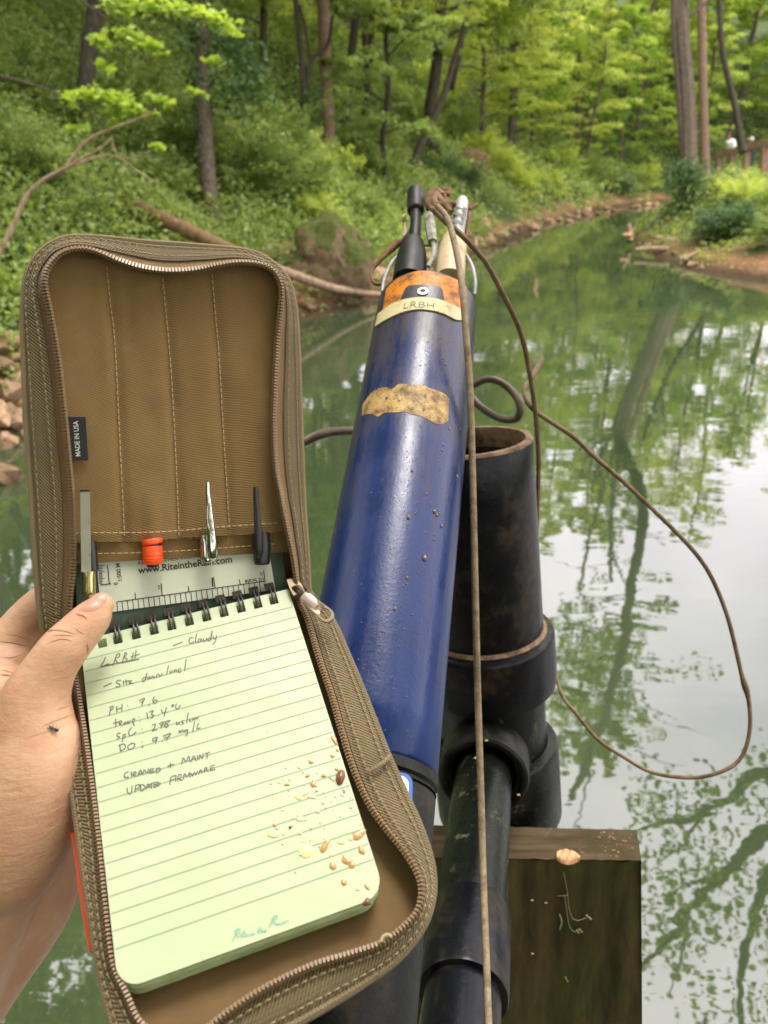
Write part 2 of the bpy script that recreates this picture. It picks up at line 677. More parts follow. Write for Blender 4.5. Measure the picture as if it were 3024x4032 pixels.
m = M('brushed_metal', (0.42, 0.40, 0.34), 0.32, metal=1.0)
v = m.coord('Object')
m.bump(m.noise(v, 400, 3), 0.15, 0.0004)
m.rough(m.ramp(m.noise(v, 120, 4), [(0.3, (0.22, 0.22, 0.22)), (0.7, (0.45, 0.45, 0.45))]))
MT['metal'] = m.m
MT['chrome'] = M('chrome', (0.5, 0.5, 0.45), 0.1, metal=1.0).m
MT['brass'] = M('worn_brass', (0.5, 0.44, 0.2), 0.22, metal=1.0).m
MT['black_plastic'] = M('black_plastic', (0.012, 0.012, 0.012), 0.35).m
MT['orange'] = M('orange_plastic', (0.9, 0.09, 0.015), 0.35).m
MT['tag_black'] = M('black_woven_tag', (0.014, 0.014, 0.016), 0.8).m
MT['tag_white'] = M('white_woven_letters', (0.55, 0.55, 0.5), 0.8).m
MT['pull'] = M('bronze_zip_metal', (0.42, 0.33, 0.26), 0.38, metal=0.9).m
MT['slider'] = M('bronze_slider', (0.14, 0.1, 0.06), 0.4, metal=0.6).m

# blue sonde paint with brown river film running down it
m = M('blue_paint', (0.02, 0.055, 0.24), 0.35, spec=0.36)
uvm = m.coord('UV', (1, 1, 1))
v = m.coord('Object')
st = m.noise(m.coord('UV', (130, 11, 1)), 1.0, 6, 0.65, 0.3)
bl = m.noise(v, 26, 6, 0.6)
fine = m.noise(v, 420, 3, 0.7)
film = m.math('ADD', m.math('MULTIPLY', st, 0.62), m.math('MULTIPLY', bl, 0.5))
sv = m.nd('ShaderNodeSeparateXYZ')
m.ln(uvm, sv.inputs[0])
hh_ = m.math('MULTIPLY', m.math('ADD', sv.outputs[1], 0.16), 0.8)      # more film towards the upper end
fm = m.step(m.math('ADD', film, hh_), 0.5, 0.66)
fm2 = m.math('MULTIPLY', fm, m.math('ADD', m.math('MULTIPLY', fine, 0.9), 0.25))
blue = m.ramp(bl, [(0.3, (0.001, 0.011, 0.07)), (0.7, (0.002, 0.021, 0.115))])
m.color(m.mix(fm2, blue, (0.055, 0.036, 0.017)))
m.rough(m.ramp(film, [(0.4, (0.16, 0.16, 0.16)), (0.7, (0.42, 0.42, 0.42))]))
m.bump(fine, 0.22, 0.0006)
m.bump(m.noise(v, 130, 4), 0.12, 0.001)
MT['blue'] = m.m


def dirty(name, base, dirt, scale=30, rough=0.5, th=(0.5, 0.7), bump=0.3, spec=0.3, bd=0.001):
    m = M(name, base, rough, spec=spec)
    v = m.coord('Object')
    f = m.noise(v, scale, 7, 0.65)
    g = m.noise(v, scale * 6, 4, 0.6)
    mk = m.step(m.math('ADD', m.math('MULTIPLY', f, 0.75), m.math('MULTIPLY', g, 0.25)), *th)
    c_ = m.mix(mk, base, dirt)
    sc = m.noise(m.coord('Object', (26, 26, 210), (0.35, 0.2, 0.0)), 1.0, 3, 0.7)
    c_ = m.mix(m.math('MULTIPLY', m.step(sc, 0.66, 0.76), 0.5), c_, tuple(min(1.0, x * 1.6 + 0.02) for x in base))
    m.color(c_)
    m.rough(m.ramp(f, [(0.3, (rough * 0.7,) * 3), (0.7, (min(1, rough * 1.4),) * 3)]))
    m.bump(g, bump, bd)
    return m.m


MT['pipe'] = dirty('black_pipe', (0.0035, 0.004, 0.0065), (0.05, 0.033, 0.016), 26, 0.3, (0.5, 0.7), 0.3, 0.25)
MT['pipe_low'] = dirty('black_pipe_algae', (0.004, 0.0055, 0.004), (0.085, 0.085, 0.05), 55, 0.28, (0.57, 0.66), 0.3, 0.25)
MT['rim'] = dirty('pipe_rim_silt', (0.2, 0.125, 0.07), (0.06, 0.04, 0.022), 60, 0.8, (0.45, 0.6), 0.8)
MT['pipe_in'] = dirty('pipe_inside', (0.014, 0.012, 0.009), (0.06, 0.045, 0.03), 60, 0.75, (0.5, 0.7), 0.8)
MT['rubber'] = dirty('black_rubber', (0.0055, 0.006, 0.006), (0.045, 0.032, 0.018), 60, 0.42, (0.5, 0.7), 0.3, 0.25)
MT['ochre'] = dirty('ochre_band', (0.62, 0.21, 0.008), (0.13, 0.04, 0.012), 75, 0.4, (0.46, 0.62), 0.5)
MT['label'] = dirty('cream_label', (0.54, 0.48, 0.25), (0.3, 0.14, 0.04), 70, 0.5, (0.54, 0.64), 0.2)
MT['torn'] = dirty('torn_tape', (0.46, 0.3, 0.1), (0.12, 0.07, 0.024), 90, 0.45, (0.42, 0.6), 0.6)
MT['tan_plug'] = dirty('tan_plug', (0.5, 0.4, 0.24), (0.25, 0.16, 0.08), 60, 0.45, (0.5, 0.72), 0.2)
MT['knot'] = dirty('muddy_rope', (0.17, 0.09, 0.032), (0.07, 0.036, 0.014), 90, 0.7, (0.45, 0.65), 0.5)
MT['steel'] = dirty('dull_steel', (0.32, 0.33, 0.32), (0.12, 0.1, 0.07), 90, 0.3, (0.5, 0.68), 0.2)
MT['link'] = dirty('weathered_link', (0.3, 0.31, 0.25), (0.1, 0.09, 0.06), 120, 0.45, (0.45, 0.65), 0.3)
MT['silver'] = dirty('silver_sleeve', (0.42, 0.4, 0.38), (0.2, 0.15, 0.12), 120, 0.3, (0.55, 0.7), 0.2)
MT['cord'] = dirty('silty_cord', (0.27, 0.21, 0.125), (0.12, 0.08, 0.042), 130, 0.7, (0.42, 0.66), 0.6)
MT['cord_brown'] = dirty('brown_cord', (0.2, 0.13, 0.068), (0.085, 0.05, 0.026), 110, 0.6, (0.42, 0.66), 0.6)
MT['cable'] = dirty('grey_brown_cable', (0.075, 0.053, 0.034), (0.14, 0.1, 0.058), 40, 0.45, (0.48, 0.7), 0.2)
MT['badge_blue'] = M('badge_blue', (0.04, 0.13, 0.4), 0.4).m
MT['badge_white'] = M('badge_white', (0.7, 0.7, 0.62), 0.4).m
MT['gunk'] = M('brown_speck', (0.13, 0.075, 0.045), 0.25, spec=0.6).m
MT['husk'] = dirty('tan_husk', (0.55, 0.34, 0.16), (0.3, 0.15, 0.06), 120, 0.6, (0.5, 0.7), 0.5)
MT['crumb'] = M('brown_crumb', (0.22, 0.12, 0.06), 0.8).m
MT['pale'] = M('pale_fibre', (0.34, 0.29, 0.15), 0.7).m

m = M('weathered_board', (0.07, 0.05, 0.02), 0.85, spec=0.25)
v = m.coord('Object')
gr = m.noise(m.coord('Object', (55, 55, 2.5)), 1.0, 6, 0.65)
big = m.noise(v, 9, 5, 0.6)
c1 = m.ramp(gr, [(0.3, (0.02, 0.016, 0.005)), (0.7, (0.085, 0.062, 0.02))])
m.color(m.mix(m.step(big, 0.42, 0.66), c1, m.ramp(gr, [(0.3, (0.022, 0.027, 0.004)), (0.7, (0.066, 0.072, 0.012))])))
m.bump(gr, 0.7, 0.002)
m.bump(m.noise(v, 160, 4), 0.4, 0.0015)
MT['board'] = m.m
m = M('board_top', (0.17, 0.12, 0.07), 0.9, spec=0.2)
v = m.coord('Object')
gr = m.noise(m.coord('Object', (6, 60, 60)), 2.0, 6, 0.6)
m.color(m.mix(m.step(m.noise(v, 22, 5), 0.45, 0.7), m.ramp(gr, [(0.3, (0.045, 0.03, 0.015)), (0.7, (0.12, 0.085, 0.048))]), (0.04, 0.034, 0.012)))
m.bump(gr, 0.8, 0.002)
MT['board_top'] = m.m
MT['rail'] = bark('brown_rail', (0.16, 0.105, 0.06), (0.32, 0.22, 0.14))

m = M('skin', (0.56, 0.32, 0.19), 0.48, spec=0.4)
v = m.coord('Object')
f = m.noise(v, 38, 5, 0.65)
c = m.ramp(f, [(0.3, (0.5, 0.255, 0.15)), (0.5, (0.55, 0.32, 0.19)), (0.72, (0.6, 0.37, 0.235))])
bl_ = m.noise(v, 90, 3, 0.6)
c = m.mix(m.math('MULTIPLY', m.step(bl_, 0.5, 0.7), 0.35), c, (0.52, 0.235, 0.16))
cr = m.noise(m.coord('Object', (1.0, 1.0, 3.2), (0.5, 0.4, 0.2)), 110, 5, 0.6)
m.color(m.mix(m.math('MULTIPLY', m.step(cr, 0.55, 0.8), 0.22), c, (0.42, 0.17, 0.085)))
m.b.inputs['Subsurface Weight'].default_value = 0.18
m.b.inputs['Subsurface Radius'].default_value = (1.0, 0.35, 0.18)
m.b.inputs['Subsurface Scale'].default_value = 0.004
m.bump(cr, 0.4, 0.0013)
m.bump(m.noise(v, 700, 3), 0.25, 0.0005)
MT['skin'] = m.m
MT['nail'] = M('fingernail', (0.5, 0.25, 0.185), 0.25, spec=0.5).m
MT['crease'] = M('skin_crease', (0.46, 0.22, 0.125), 0.7).m
MT['shirt'] = M('white_shirt', (0.8, 0.8, 0.8), 0.8).m
MT['navy'] = M('navy_clothes', (0.015, 0.02, 0.05), 0.8).m
MT['grey_trousers'] = M('grey_trousers', (0.16, 0.18, 0.2), 0.8).m
MT['hair'] = M('dark_hair', (0.03, 0.018, 0.012), 0.6).m
MT['cap_cloth'] = M('pale_cap', (0.6, 0.58, 0.54), 0.8).m
MT['skin_plain'] = M('skin_far', (0.3, 0.16, 0.1), 0.6).m
MT['yellow'] = M('yellow_green_strap', (0.55, 0.75, 0.05), 0.5).m
MT['fly'] = M('fly_body', (0.01, 0.012, 0.01), 0.25).m
MT['fly_wing'] = M('fly_wing', (0.25, 0.22, 0.17), 0.3).m

# ================================================================== LARGE STRUCTURE: creek, banks, hillside
LEFT_BANK = [(-4.6, -1.3), (-4.3, 2.5), (-3.0, 5.6), (-1.75, 8.2), (-1.15, 10.0), (-0.35, 11.6), (0.55, 13.3), (2.3, 18.2), (5.4, 26.2),
             (8.4, 32.5), (12.3, 37.2), (20, 41), (36, 46), (70, 50)]
RIGHT_BANK = [(70, 42), (36, 38.5), (22, 35), (13.5, 30.5), (9.4, 26.5), (7.0, 23.0), (6.05, 19.4), (5.75, 16.2), (5.6, 14.8), (6.6, 13.7), (8.6, 11.6),
              (10.5, 6), (10.0, -1.3)]
RIVER = np.array(LEFT_BANK + RIGHT_BANK, float)
N_LEFT = len(LEFT_BANK)


def bank_dist(x, y):
    """signed distance to the water's edge (+ on land) and whether the nearest edge is the left bank"""
    x = np.asarray(x, float); y = np.asarray(y, float)
    best = np.full(x.shape, 1e9); left = np.zeros(x.shape, bool)
    ins = np.zeros(x.shape, bool)
    k = len(RIVER)
    for i in range(k):
        a, b = RIVER[i], RIVER[(i + 1) % k]
        d = b - a
        t = np.clip(((x - a[0]) * d[0] + (y - a[1]) * d[1]) / (d @ d), 0, 1)
        q = np.hypot(x - a[0] - t * d[0], y - a[1] - t * d[1])
        if i != N_LEFT - 1:
            up = q < best
            best = np.where(up, q, best); left = np.where(up, i < N_LEFT - 1, left)
        c = ((a[1] > y) != (b[1] > y)) & (x < (b[0] - a[0]) * (y - a[1]) / (b[1] - a[1] + 1e-12) + a[0])
        ins ^= c
    return np.where(ins, -best, best), left


def wob(x, y):
    return (np.sin(x * 1.3 + 0.7 * y) + np.sin(y * 1.7 - 0.6 * x + 1) + np.sin(2.9 * x + 2.1 * y) * 0.5) * 0.07


def height(x, y):
    s, left = bank_dist(x, y)
    hl = np.where(s < 0.9, 0.5 * s, 0.45 + 0.60 * (s - 0.9))
    hl = np.where(hl > 9, 9 + 7 * np.tanh((hl - 9) / 12), hl)
    hr = np.where(s < 1.4, 0.28 * s, 0.39 + 0.16 * (s - 1.4))
    hr = np.where(hr > 2.2, 2.2 + 6 * np.tanh((hr - 2.2) / 14), hr)
    h = np.where(left, hl, hr)
    h = np.where(s < 0, np.maximum(-0.9, 0.45 * s), h)
    # knoll under the ivy-clad tree
    h = h + 0.75 * np.exp(-((x - 8.3) ** 2 + (y - 20.6) ** 2) / 2.4) * (s > 0)
    return h + wob(x, y) * np.clip(s + 0.3, 0, 2) * 0.8


def hit_ground(px, py, t0=4.0, t1=60.0):
    r = ray(px, py)
    ts = np.linspace(t0, t1, 900)
    p = EYEP + r * ts[:, None]
    hh = np.maximum(height(p[:, 0], p[:, 1]), 0)
    k = np.argmax(p[:, 2] < hh)
    if not (p[:, 2] < hh).any():
        k = -1
    q = p[k].copy(); q[2] = float(hh[k])
    return q, ts[k]


# one sheet of ground, finer near the creek, out to the horizon
def axis_pts(lo, hi, step, far):
    core = np.arange(lo, hi, step)
    ext = np.array([4, 10, 20, 40, 80, 160, far])
    return np.concatenate([lo - ext[::-1], core, hi + ext])


gx = axis_pts(-22, 34, 0.4, 420); gy = axis_pts(-10, 58, 0.4, 420)
X, Y = np.meshgrid(gx, gy)
Z = height(X, Y)
mb = MB()
mb.grid(np.stack([X, Y, Z], 2), np.stack([X, Y], 2))
single('ground', mb, MT['soil'], kind='structure')

mb = MB()
wx = np.linspace(-40, 90, 3); wy = np.linspace(-40, 70, 3)
WX, WY = np.meshgrid(wx, wy)
mb.grid(np.stack([WX, WY, np.zeros_like(WX)], 2))
single('water', mb, MT['water'], kind='structure')


# ------------------------------------------------------------------ leaves
def leaves_at(c, size, rg, flat=0.6, aspect=0.62):
    """one four-sided leaf at each point of c, lying more or less level"""
    n = len(c)
    nrm = rg.normal(size=(n, 3)) * (1 - flat)
    nrm[:, 2] += flat + 0.15
    nrm /= np.linalg.norm(nrm, axis=1)[:, None]
    a = rg.normal(size=(n, 3))
    a -= nrm * (a * nrm).sum(1)[:, None]
    a /= np.linalg.norm(a, axis=1)[:, None]
    b = np.cross(nrm, a)
    s = size * (0.6 + 0.8 * rg.random((n, 1)))
    droop = np.array([0, 0, -0.18]) * s
    return np.stack([c - a * s * 0.5, c + b * s * 0.5 * aspect - a * s * 0.06, c + a * s * 0.5 + droop, c - b * s * 0.5 * aspect - a * s * 0.06], 1)


def spray_points(o, d, L, n, rg, width=0.32, thick=0.05):
    """points of a flat leafy spray that starts at o and runs L along d"""
    t = rg.random(n) ** 0.7
    d = d / np.linalg.norm(d)
    side = np.cross(d, [0, 0, 1.0]); side /= np.linalg.norm(side) + 1e-9
    w = width * L * np.sin(np.pi * np.clip(t, 0.06, 0.97)) ** 0.7
    u = (rg.random(n) * 2 - 1)
    # leaves gather on twigs: quantise across the spray a little
    u = np.round(u * 4 + rg.normal(size=n) * 0.25) / 4
    p = o + d * (t * L)[:, None] + side * (u * w)[:, None]
    p[:, 2] += rg.normal(size=n) * thick * L - 0.16 * L * t ** 2 - 0.1 * np.abs(u) * w
    return p


def crown_mesh(name, seed, Rr, z0, z1, nb, per, size, mat, up=0.25, flat=0.6, gap=1.0, top=0.35):
    """crown and matching limbs for a tree whose trunk foot is the origin"""
    rg = np.random.default_rng(seed)
    V, T, limbs = [], [], []
    for i in range(nb):
        f = (i + rg.random()) / nb
        z = z0 + (z1 - z0) * f
        az = i * 2.399 + rg.normal() * 0.5
        L = Rr * (0.45 + 0.55 * rg.random()) * (1 - (1 - top) * f ** 1.6) * (0.55 + 0.45 * min(1, f * 4 + 0.3))
        d = np.array([math.cos(az), math.sin(az), up + 0.35 * f + rg.normal() * 0.12])
        o = np.array([0, 0, z])
        limbs.append((o, d, L))
        k = max(2, int(round(4 * gap)))
        tint0 = rg.random() * 0.5
        for j in range(k):
            t = 0.3 + 0.7 * (j + rg.random()) / k
            q = o + d / np.linalg.norm(d) * L * t
            e = np.array([math.cos(az + rg.normal() * 0.9), math.sin(az + rg.normal() * 0.9), rg.normal() * 0.15])
            pts = spray_points(q - e * L * 0.1, e, L * (0.42 + 0.3 * rg.random()), per, rg)
            V.append(leaves_at(pts, size, rg, flat))
            T.append(np.clip(tint0 + 0.5 * rg.random(per) + 0.1 * rg.normal(), 0, 1))
    V = np.concatenate(V); T = np.concatenate(T)
    return quads_mesh(name, V, mat, T), limbs


def trunk_mesh(name, H, r, limbs, mat, bend=0.3, seed=0, sides=9, lf=0.9):
    rg = np.random.default_rng(seed)
    k = 12
    z = np.linspace(-0.4, H, k)
    off = np.cumsum(rg.normal(size=(k, 2)), axis=0) * bend / 4
    off -= off[1]
    p = np.stack([off[:, 0], off[:, 1], z], 1)
    rad = r * (1 - 0.72 * np.clip(z / H, 0, 1)) * (1 + 0.45 * np.exp(-np.clip(z, 0, 9) / 0.3))
    mb = MB()
    mb.tube(smooth(p, 26), np.interp(np.linspace(0, 1, 26), np.linspace(0, 1, k), rad), sides)
    for o, d, L in limbs:
        d = d / np.linalg.norm(d)
        at = np.array([np.interp(o[2], z, p[:, 0]), np.interp(o[2], z, p[:, 1]), o[2] - 0.1])
        rr = np.interp(o[2], z, rad) * 0.42
        q = np.array([at, at + d * L * 0.35 + [0, 0, 0.06 * L], at + d * L * 0.7, at + d * L * lf + [0, 0, -0.05 * L]])
        mb.tube(smooth(q, 8), np.linspace(max(rr, 0.012), 0.008, 8), 5, caps=False)
    me = mesh_from(mb, name, np.zeros(3))
    me.materials.append(mat)
    return me


KINDS = {}
for nm, sd_, Rr, z0, z1, nb, per, size, mat, H, r, gap, bk in [
        ('bright', 11, 3.6, 1.6, 13.0, 40, 92, 0.15, 'leaf_bright', 13.5, 0.13, 1.0, 'bark'),
        ('bright2', 12, 4.2, 2.5, 15.0, 40, 92, 0.16, 'leaf_bright', 15.5, 0.15, 1.0, 'bark_dark'),
        ('spring', 13, 3.4, 1.0, 10.0, 34, 96, 0.14, 'leaf_spring', 10.5, 0.1, 1.0, 'bark'),
        ('mid', 14, 3.8, 2.5, 14.0, 38, 115, 0.16, 'leaf_mid', 14.5, 0.16, 1.0, 'bark_dark'),
        ('mid2', 15, 3.0, 1.2, 9.0, 32, 115, 0.14, 'leaf_mid', 9.5, 0.1, 1.0, 'bark_dark'),
        ('thin', 16, 4.6, 9.0, 21.0, 26, 60, 0.17, 'leaf_mid', 22.0, 0.2, 0.8, 'bark'),
        ('tall', 17, 3.6, 10.0, 19.0, 22, 90, 0.17, 'leaf_mid', 20.0, 0.17, 0.9, 'bark')]:
    cm, lb = crown_mesh('crown', sd_, Rr, z0, z1, nb, per, size, MT[mat], gap=gap)
    tm = trunk_mesh('trunk', H, r, lb, MT[bk], 0.5, sd_)
    KINDS[nm] = (tm, cm)


def plant_tree(kind, x, y, s, rz, name, label, group=None, z=None, lean=(0, 0)):
    zz = float(height(np.array([x]), np.array([y]))[0]) if z is None else z
    o = thing(name, label, 'tree', (x, y, zz), group)
    o.rotation_euler = (lean[0], lean[1], rz)
    o.scale = (s, s, s)
    for nm, me in zip(('trunk', 'crown'), KINDS[kind]):
        c = bpy.data.objects.new(nm, me)
        COL.objects.link(c)
        c.parent = o
    return o


# the dense wood: far end of the creek, up the left hillside, along the right bank
WOOD = 'trees of the dense wood around the creek'
WL = {'bright': 'bright green woodland tree in the dense wood along the creek', 'bright2': 'bright green woodland tree in the dense wood along the creek',
      'spring': 'yellow-green young tree in the dense wood along the creek', 'mid': 'darker green tree standing in the wood on the slope',
      'mid2': 'darker green tree standing in the wood on the slope', 'thin': 'tall thin-crowned tree standing over the creek', 'tall': 'tall bare-stemmed tree with its crown high over the creek'}
rw = np.random.default_rng(21)
SPOTS = []
def row(kinds, pts, s0=0.85, s1=1.25):
    for (x, y) in pts:
        SPOTS.append((kinds[rw.integers(len(kinds))], x + rw.normal() * 0.5, y + rw.normal() * 0.5, s0 + (s1 - s0) * rw.random()))
# far side of the bend, closing the view
row(['bright', 'bright2', 'spring'], [(4, 33), (6.2, 36), (9, 39), (12, 42.5), (15.5, 43), (19, 45), (23, 46.5), (2.5, 38), (6, 43), (10.5, 47), (16, 50), (22, 53), (28, 50), (33, 54)], 0.95, 1.3)
row(['bright', 'spring'], [(3.6, 29.5), (5.5, 31.5), (8.8, 36.2), (11.4, 39.2), (14.6, 40.6)], 0.55, 0.8)
# left hillside, going away
row(['bright', 'mid', 'mid2'], [(1.2, 23), (0, 27), (-2, 31), (-5, 35), (-1, 36), (3, 48), (-4, 43), (-9, 39), (-13, 33)], 0.9, 1.2)
row(['mid', 'mid2'], [(-5.5, 20.5), (-8, 25), (-11, 21), (-12, 27), (-15, 23), (-9.8, 17.5), (-14, 17), (-18, 20)], 0.85, 1.15)
row(['mid2', 'bright'], [(-0.6, 19.2), (-2.6, 22.5), (-4.5, 27)], 0.6, 0.8)
# right bank
row(['bright', 'spring', 'bright2'], [(13.5, 24.5), (16, 28.5), (17.5, 22), (21, 26), (20, 33), (25, 30), (17, 36.5), (24, 36), (29, 35), (30, 27), (13.2, 33)], 0.75, 1.1)
TREE_ROWS = []
row(['bright', 'spring', 'bright2'], [(14, 47), (18, 50), (21.5, 45), (27, 44), (32, 45), (25, 55), (36, 52), (19, 57), (12, 53), (7, 50), (38, 46)], 1.0, 1.35)
for kind, x, y, s in SPOTS:
    dd_ = y * cp + EYE * sp
    if dd_ < 37 and 1512 + F * x / dd_ > 2640 and x < 26: continue        # keep the view to the boardwalk open
    ob = plant_tree(kind, x, y, s, rw.random() * 6.28, 'woodland_tree', WL[kind], WOOD)
    px = 1512 + F * x / dd_
    sdist, isl = bank_dist(np.array([x]), np.array([y]))
    place = 'up the left slope' if (isl[0] and y < 29 and x < 2) else ('on the right bank' if not isl[0] else ('behind the bend' if y > 40 else 'on the far bank'))
    kd = {'bright': 'bright green tree', 'bright2': 'tall bright green tree', 'spring': 'yellow-green young tree', 'mid': 'darker green tree', 'mid2': 'small darker green tree'}[kind]
    if -300 < px < 3300: TREE_ROWS.append((ob, px, f'{kd} {place}'))
number_labels(TREE_ROWS)
# trees mirrored in the water, plus unseen ones behind the viewer added for shade
for kind, x, y, s in [('tall', -4.9, 8.3, 0.95), ('mid', -2.4, -3.0, 1.0), ('bright2', 1.8, -3.6, 1.05), ('mid', 5.6, -3.4, 1.0), ('mid', -0.4, -2.6, 1.15), ('bright', -0.4, -8, 1.1),
                      ('thin', -4.4, 4.8, 0.85), ('tall', -6.6, 3.0, 0.9), ('mid', -7.5, 6.5, 0.95), ('mid', -6.2, 12.2, 1.0), ('mid', -8.5, 10.0, 1.0), ('bright2', -7, 15.2, 0.9),
                      ('mid', -9, -3, 1.1), ('mid', 15, -1, 1.1), ('mid', -3, -15, 1.2), ('mid', 4, -16, 1.2), ('mid', 10, -14, 1.2), ('mid', -11, -10, 1.2)]:
    plant_tree(kind, x, y, s, rw.random() * 6.28, 'woodland_tree', WL[kind], WOOD)

# ------------------------------------------------------------------ undergrowth over the slopes
def heap_points(n, xr, yr, rg, keep, hmax, patch=0.9):
    """leaf positions in low mounded clumps on the ground"""
    k = max(10, n // 55)
    cx = rg.uniform(*xr, k * 3); cy_ = rg.uniform(*yr, k * 3)
    s, left = bank_dist(cx, cy_)
    ok = keep(cx, cy_, s, left)
    cx, cy_ = cx[ok][:k], cy_[ok][:k]
    if not len(cx):
        return np.zeros((0, 3)), np.zeros(0)
    rr = patch * (0.45 + 0.9 * rg.random(len(cx))); hh = hmax * (0.35 + 0.9 * rg.random(len(cx))); tt = rg.random(len(cx))
    i = rg.integers(len(cx), size=n)
    a = rg.random(n) * 6.283; q = np.sqrt(rg.random(n))
    x = cx[i] + np.cos(a) * q * rr[i]; y = cy_[i] + np.sin(a) * q * rr[i]
    z = height(x, y) + hh[i] * np.sqrt(np.clip(1 - q ** 2, 0, 1)) * (0.55 + 0.45 * rg.random(n)) + 0.03
    return np.stack([x, y, z], 1), np.clip(tt[i] * 0.75 + 0.3 * rg.random(n), 0, 1)


rg = np.random.default_rng(5)
C, T = [], []
for n, xr, yr, hm, kp in [
        (120000, (-9, 3), (6, 20), 0.5, lambda x, y, s, l: l & (s > 0.75)),
        (80000, (-16, 9), (14, 36), 0.7, lambda x, y, s, l: l & (s > 0.62)),
        (26000, (-8, -3), (0, 8), 0.5, lambda x, y, s, l: l & (s > 0.9)),
        (26000, (4, 30), (31, 52), 0.8, lambda x, y, s, l: l & (s > 0.55)),
        (30000, (5.8, 17), (12, 26), 0.5, lambda x, y, s, l: ~l & (s > 0.75) & ~((x < 9.6) & (y < 20.4))),
        (2500, (5.9, 9), (15.5, 20.5), 0.2, lambda x, y, s, l: ~l & (s > 0.5)),
        (8000, (9, 30), (24, 34), 0.7, lambda x, y, s, l: ~l & (s > 0.8))]:
    c, t = heap_points(n, xr, yr, rg, kp, hm)
    C.append(c); T.append(t)
C = np.concatenate(C); T = np.concatenate(T)
dist = np.hypot(C[:, 0], C[:, 1])
V = leaves_at(C, (0.04 + 0.0034 * np.clip(dist, 5, 30))[:, None], rg, 0.45)
me = quads_mesh('undergrowth', V, MT['leaf_under'], T)
o = bpy.data.objects.new('undergrowth', me); COL.objects.link(o); props(o, kind='stuff')

# shrubs that can be told apart on the slope
def shrub_mesh(seed, n, rad, h, size, mat):
    rg = np.random.default_rng(seed)
    V, T = [], []
    for i in range(n):
        az = rg.random() * 6.283; el = rg.random() * 1.2
        d = np.array([math.cos(az) * math.cos(el), math.sin(az) * math.cos(el), math.sin(el) * h / rad])
        L = rad * (0.5 + 0.5 * rg.random())
        pts = spray_points(d * L * 0.35 + [0, 0, 0.1], np.array([d[0], d[1], 0.15 + d[2] * 0.4]), L * 0.9, 90, rg, 0.4, 0.06)
        pts[:, 2] = np.maximum(pts[:, 2] + h * 0.35 * math.sin(el), 0.02)
        V.append(leaves_at(pts, size, rg, 0.65)); T.append(np.clip(rg.random() * 0.6 + 0.4 * rg.random(90), 0, 1))
    return quads_mesh('shrub', np.concatenate(V), mat, np.concatenate(T))


SHR = [shrub_mesh(31, 60, 1.0, 1.0, 0.068, MT['leaf_under']), shrub_mesh(32, 60, 1.1, 0.9, 0.068, MT['leaf_mid']),
       shrub_mesh(33, 56, 0.9, 1.2, 0.068, MT['leaf_bright']), shrub_mesh(34, 60, 1.0, 0.8, 0.064, MT['leaf_ivy'])]
def shrub(px, py, w, kind, label, group, name='shrub', t0=4.0):
    q, t = hit_ground(px, py, t0)
    o = bpy.data.objects.new(name, SHR[kind]); COL.objects.link(o)
    o.location = q; s = w * t / F / 2
    o.scale = (s, s, s * (0.8 + 0.4 * random.random())); o.rotation_euler = (0, 0, random.random() * 6.28)
    return props(o, label, 'shrub', group)
SG = 'shrubs covering the left hillside'
SHR_ROWS = []
for px, py, w, k in [(120, 700, 420, 0), (60, 420, 420, 0), (430, 620, 460, 0), (620, 780, 380, 0), (260, 880, 360, 0), (560, 470, 400, 0), (980, 760, 400, 0), (1080, 620, 380, 0), (940, 520, 360, 0),
                     (1180, 760, 360, 0), (1320, 780, 300, 2), (1400, 880, 260, 0), (1430, 700, 300, 0), (1250, 900, 240, 2), (60, 1050, 300, 3), (20, 900, 300, 0), (760, 620, 420, 0), (60, 1200, 240, 2),
                     (1500, 640, 280, 0), (1620, 640, 260, 0), (1700, 720, 240, 3), (1820, 760, 220, 3), (1880, 660, 260, 2), (1980, 720, 240, 2), (1760, 560, 280, 0), (2060, 790, 190, 2), (2160, 770, 170, 2),
                     (1600, 520, 300, 0), (2200, 690, 220, 2), (2330, 740, 200, 0), (2440, 760, 160, 3), (2540, 740, 150, 2)]:
    ht = 'high on the left slope' if py < 640 else ('midway up the left slope' if py < 780 else 'low on the left bank')
    lab = {0: 'mid-green shrub', 2: 'bright green shrub', 3: 'dark green shrub', 1: 'dark shrub'}[k]
    SHR_ROWS.append((shrub(px, py, w, k, lab, SG), px, f'{lab} {ht}'))
number_labels(SHR_ROWS)
BG = 'shrubs and ivy on the right bank'
BSH = []
for px, py, w, k in [(2800, 950, 230, 3), (2880, 925, 260, 3), (2900, 850, 240, 2), (2990, 930, 260, 0), (2960, 860, 220, 2), (3040, 870, 240, 2), (2830, 870, 160, 0), (3040, 960, 240, 0), (2860, 790, 160, 2), (2970, 790, 150, 2)]:
    lab = {0: 'mid-green shrub above the right sandbar', 2: 'bright green shrub below the boardwalk', 3: 'dark ivy mound beside the tall tree'}[k]
    BSH.append((shrub(px, py, w, k, lab, BG, 'ivy_mound' if k == 3 else 'shrub'), px, lab))
number_labels(BSH)

# ------------------------------------------------------------------ trees one can point at: trunks traced at their real distance
def trunk_tube(mb, pts, w, d, n=22, sides=10, flare=0.35):
    """pts: photo points from foot to top, w: widths in photo pixels at foot and top; all at lens depth d (numbers or per point)"""
    dd = [d] * len(pts) if np.isscalar(d) else d
    p = np.array([P(x, y, k) for (x, y), k in zip(pts, dd)])
    q = smooth(p, n)
    t = np.linspace(0, 1, n)
    k0, k1 = (dd[0], dd[-1])
    r = (w[0] * (1 - t) + w[1] * t) / F / 2 * (k0 * (1 - t) + k1 * t)
    r = r * (1 + flare * np.exp(-t / 0.06))
    mb.tube(q, r, sides)
    return q


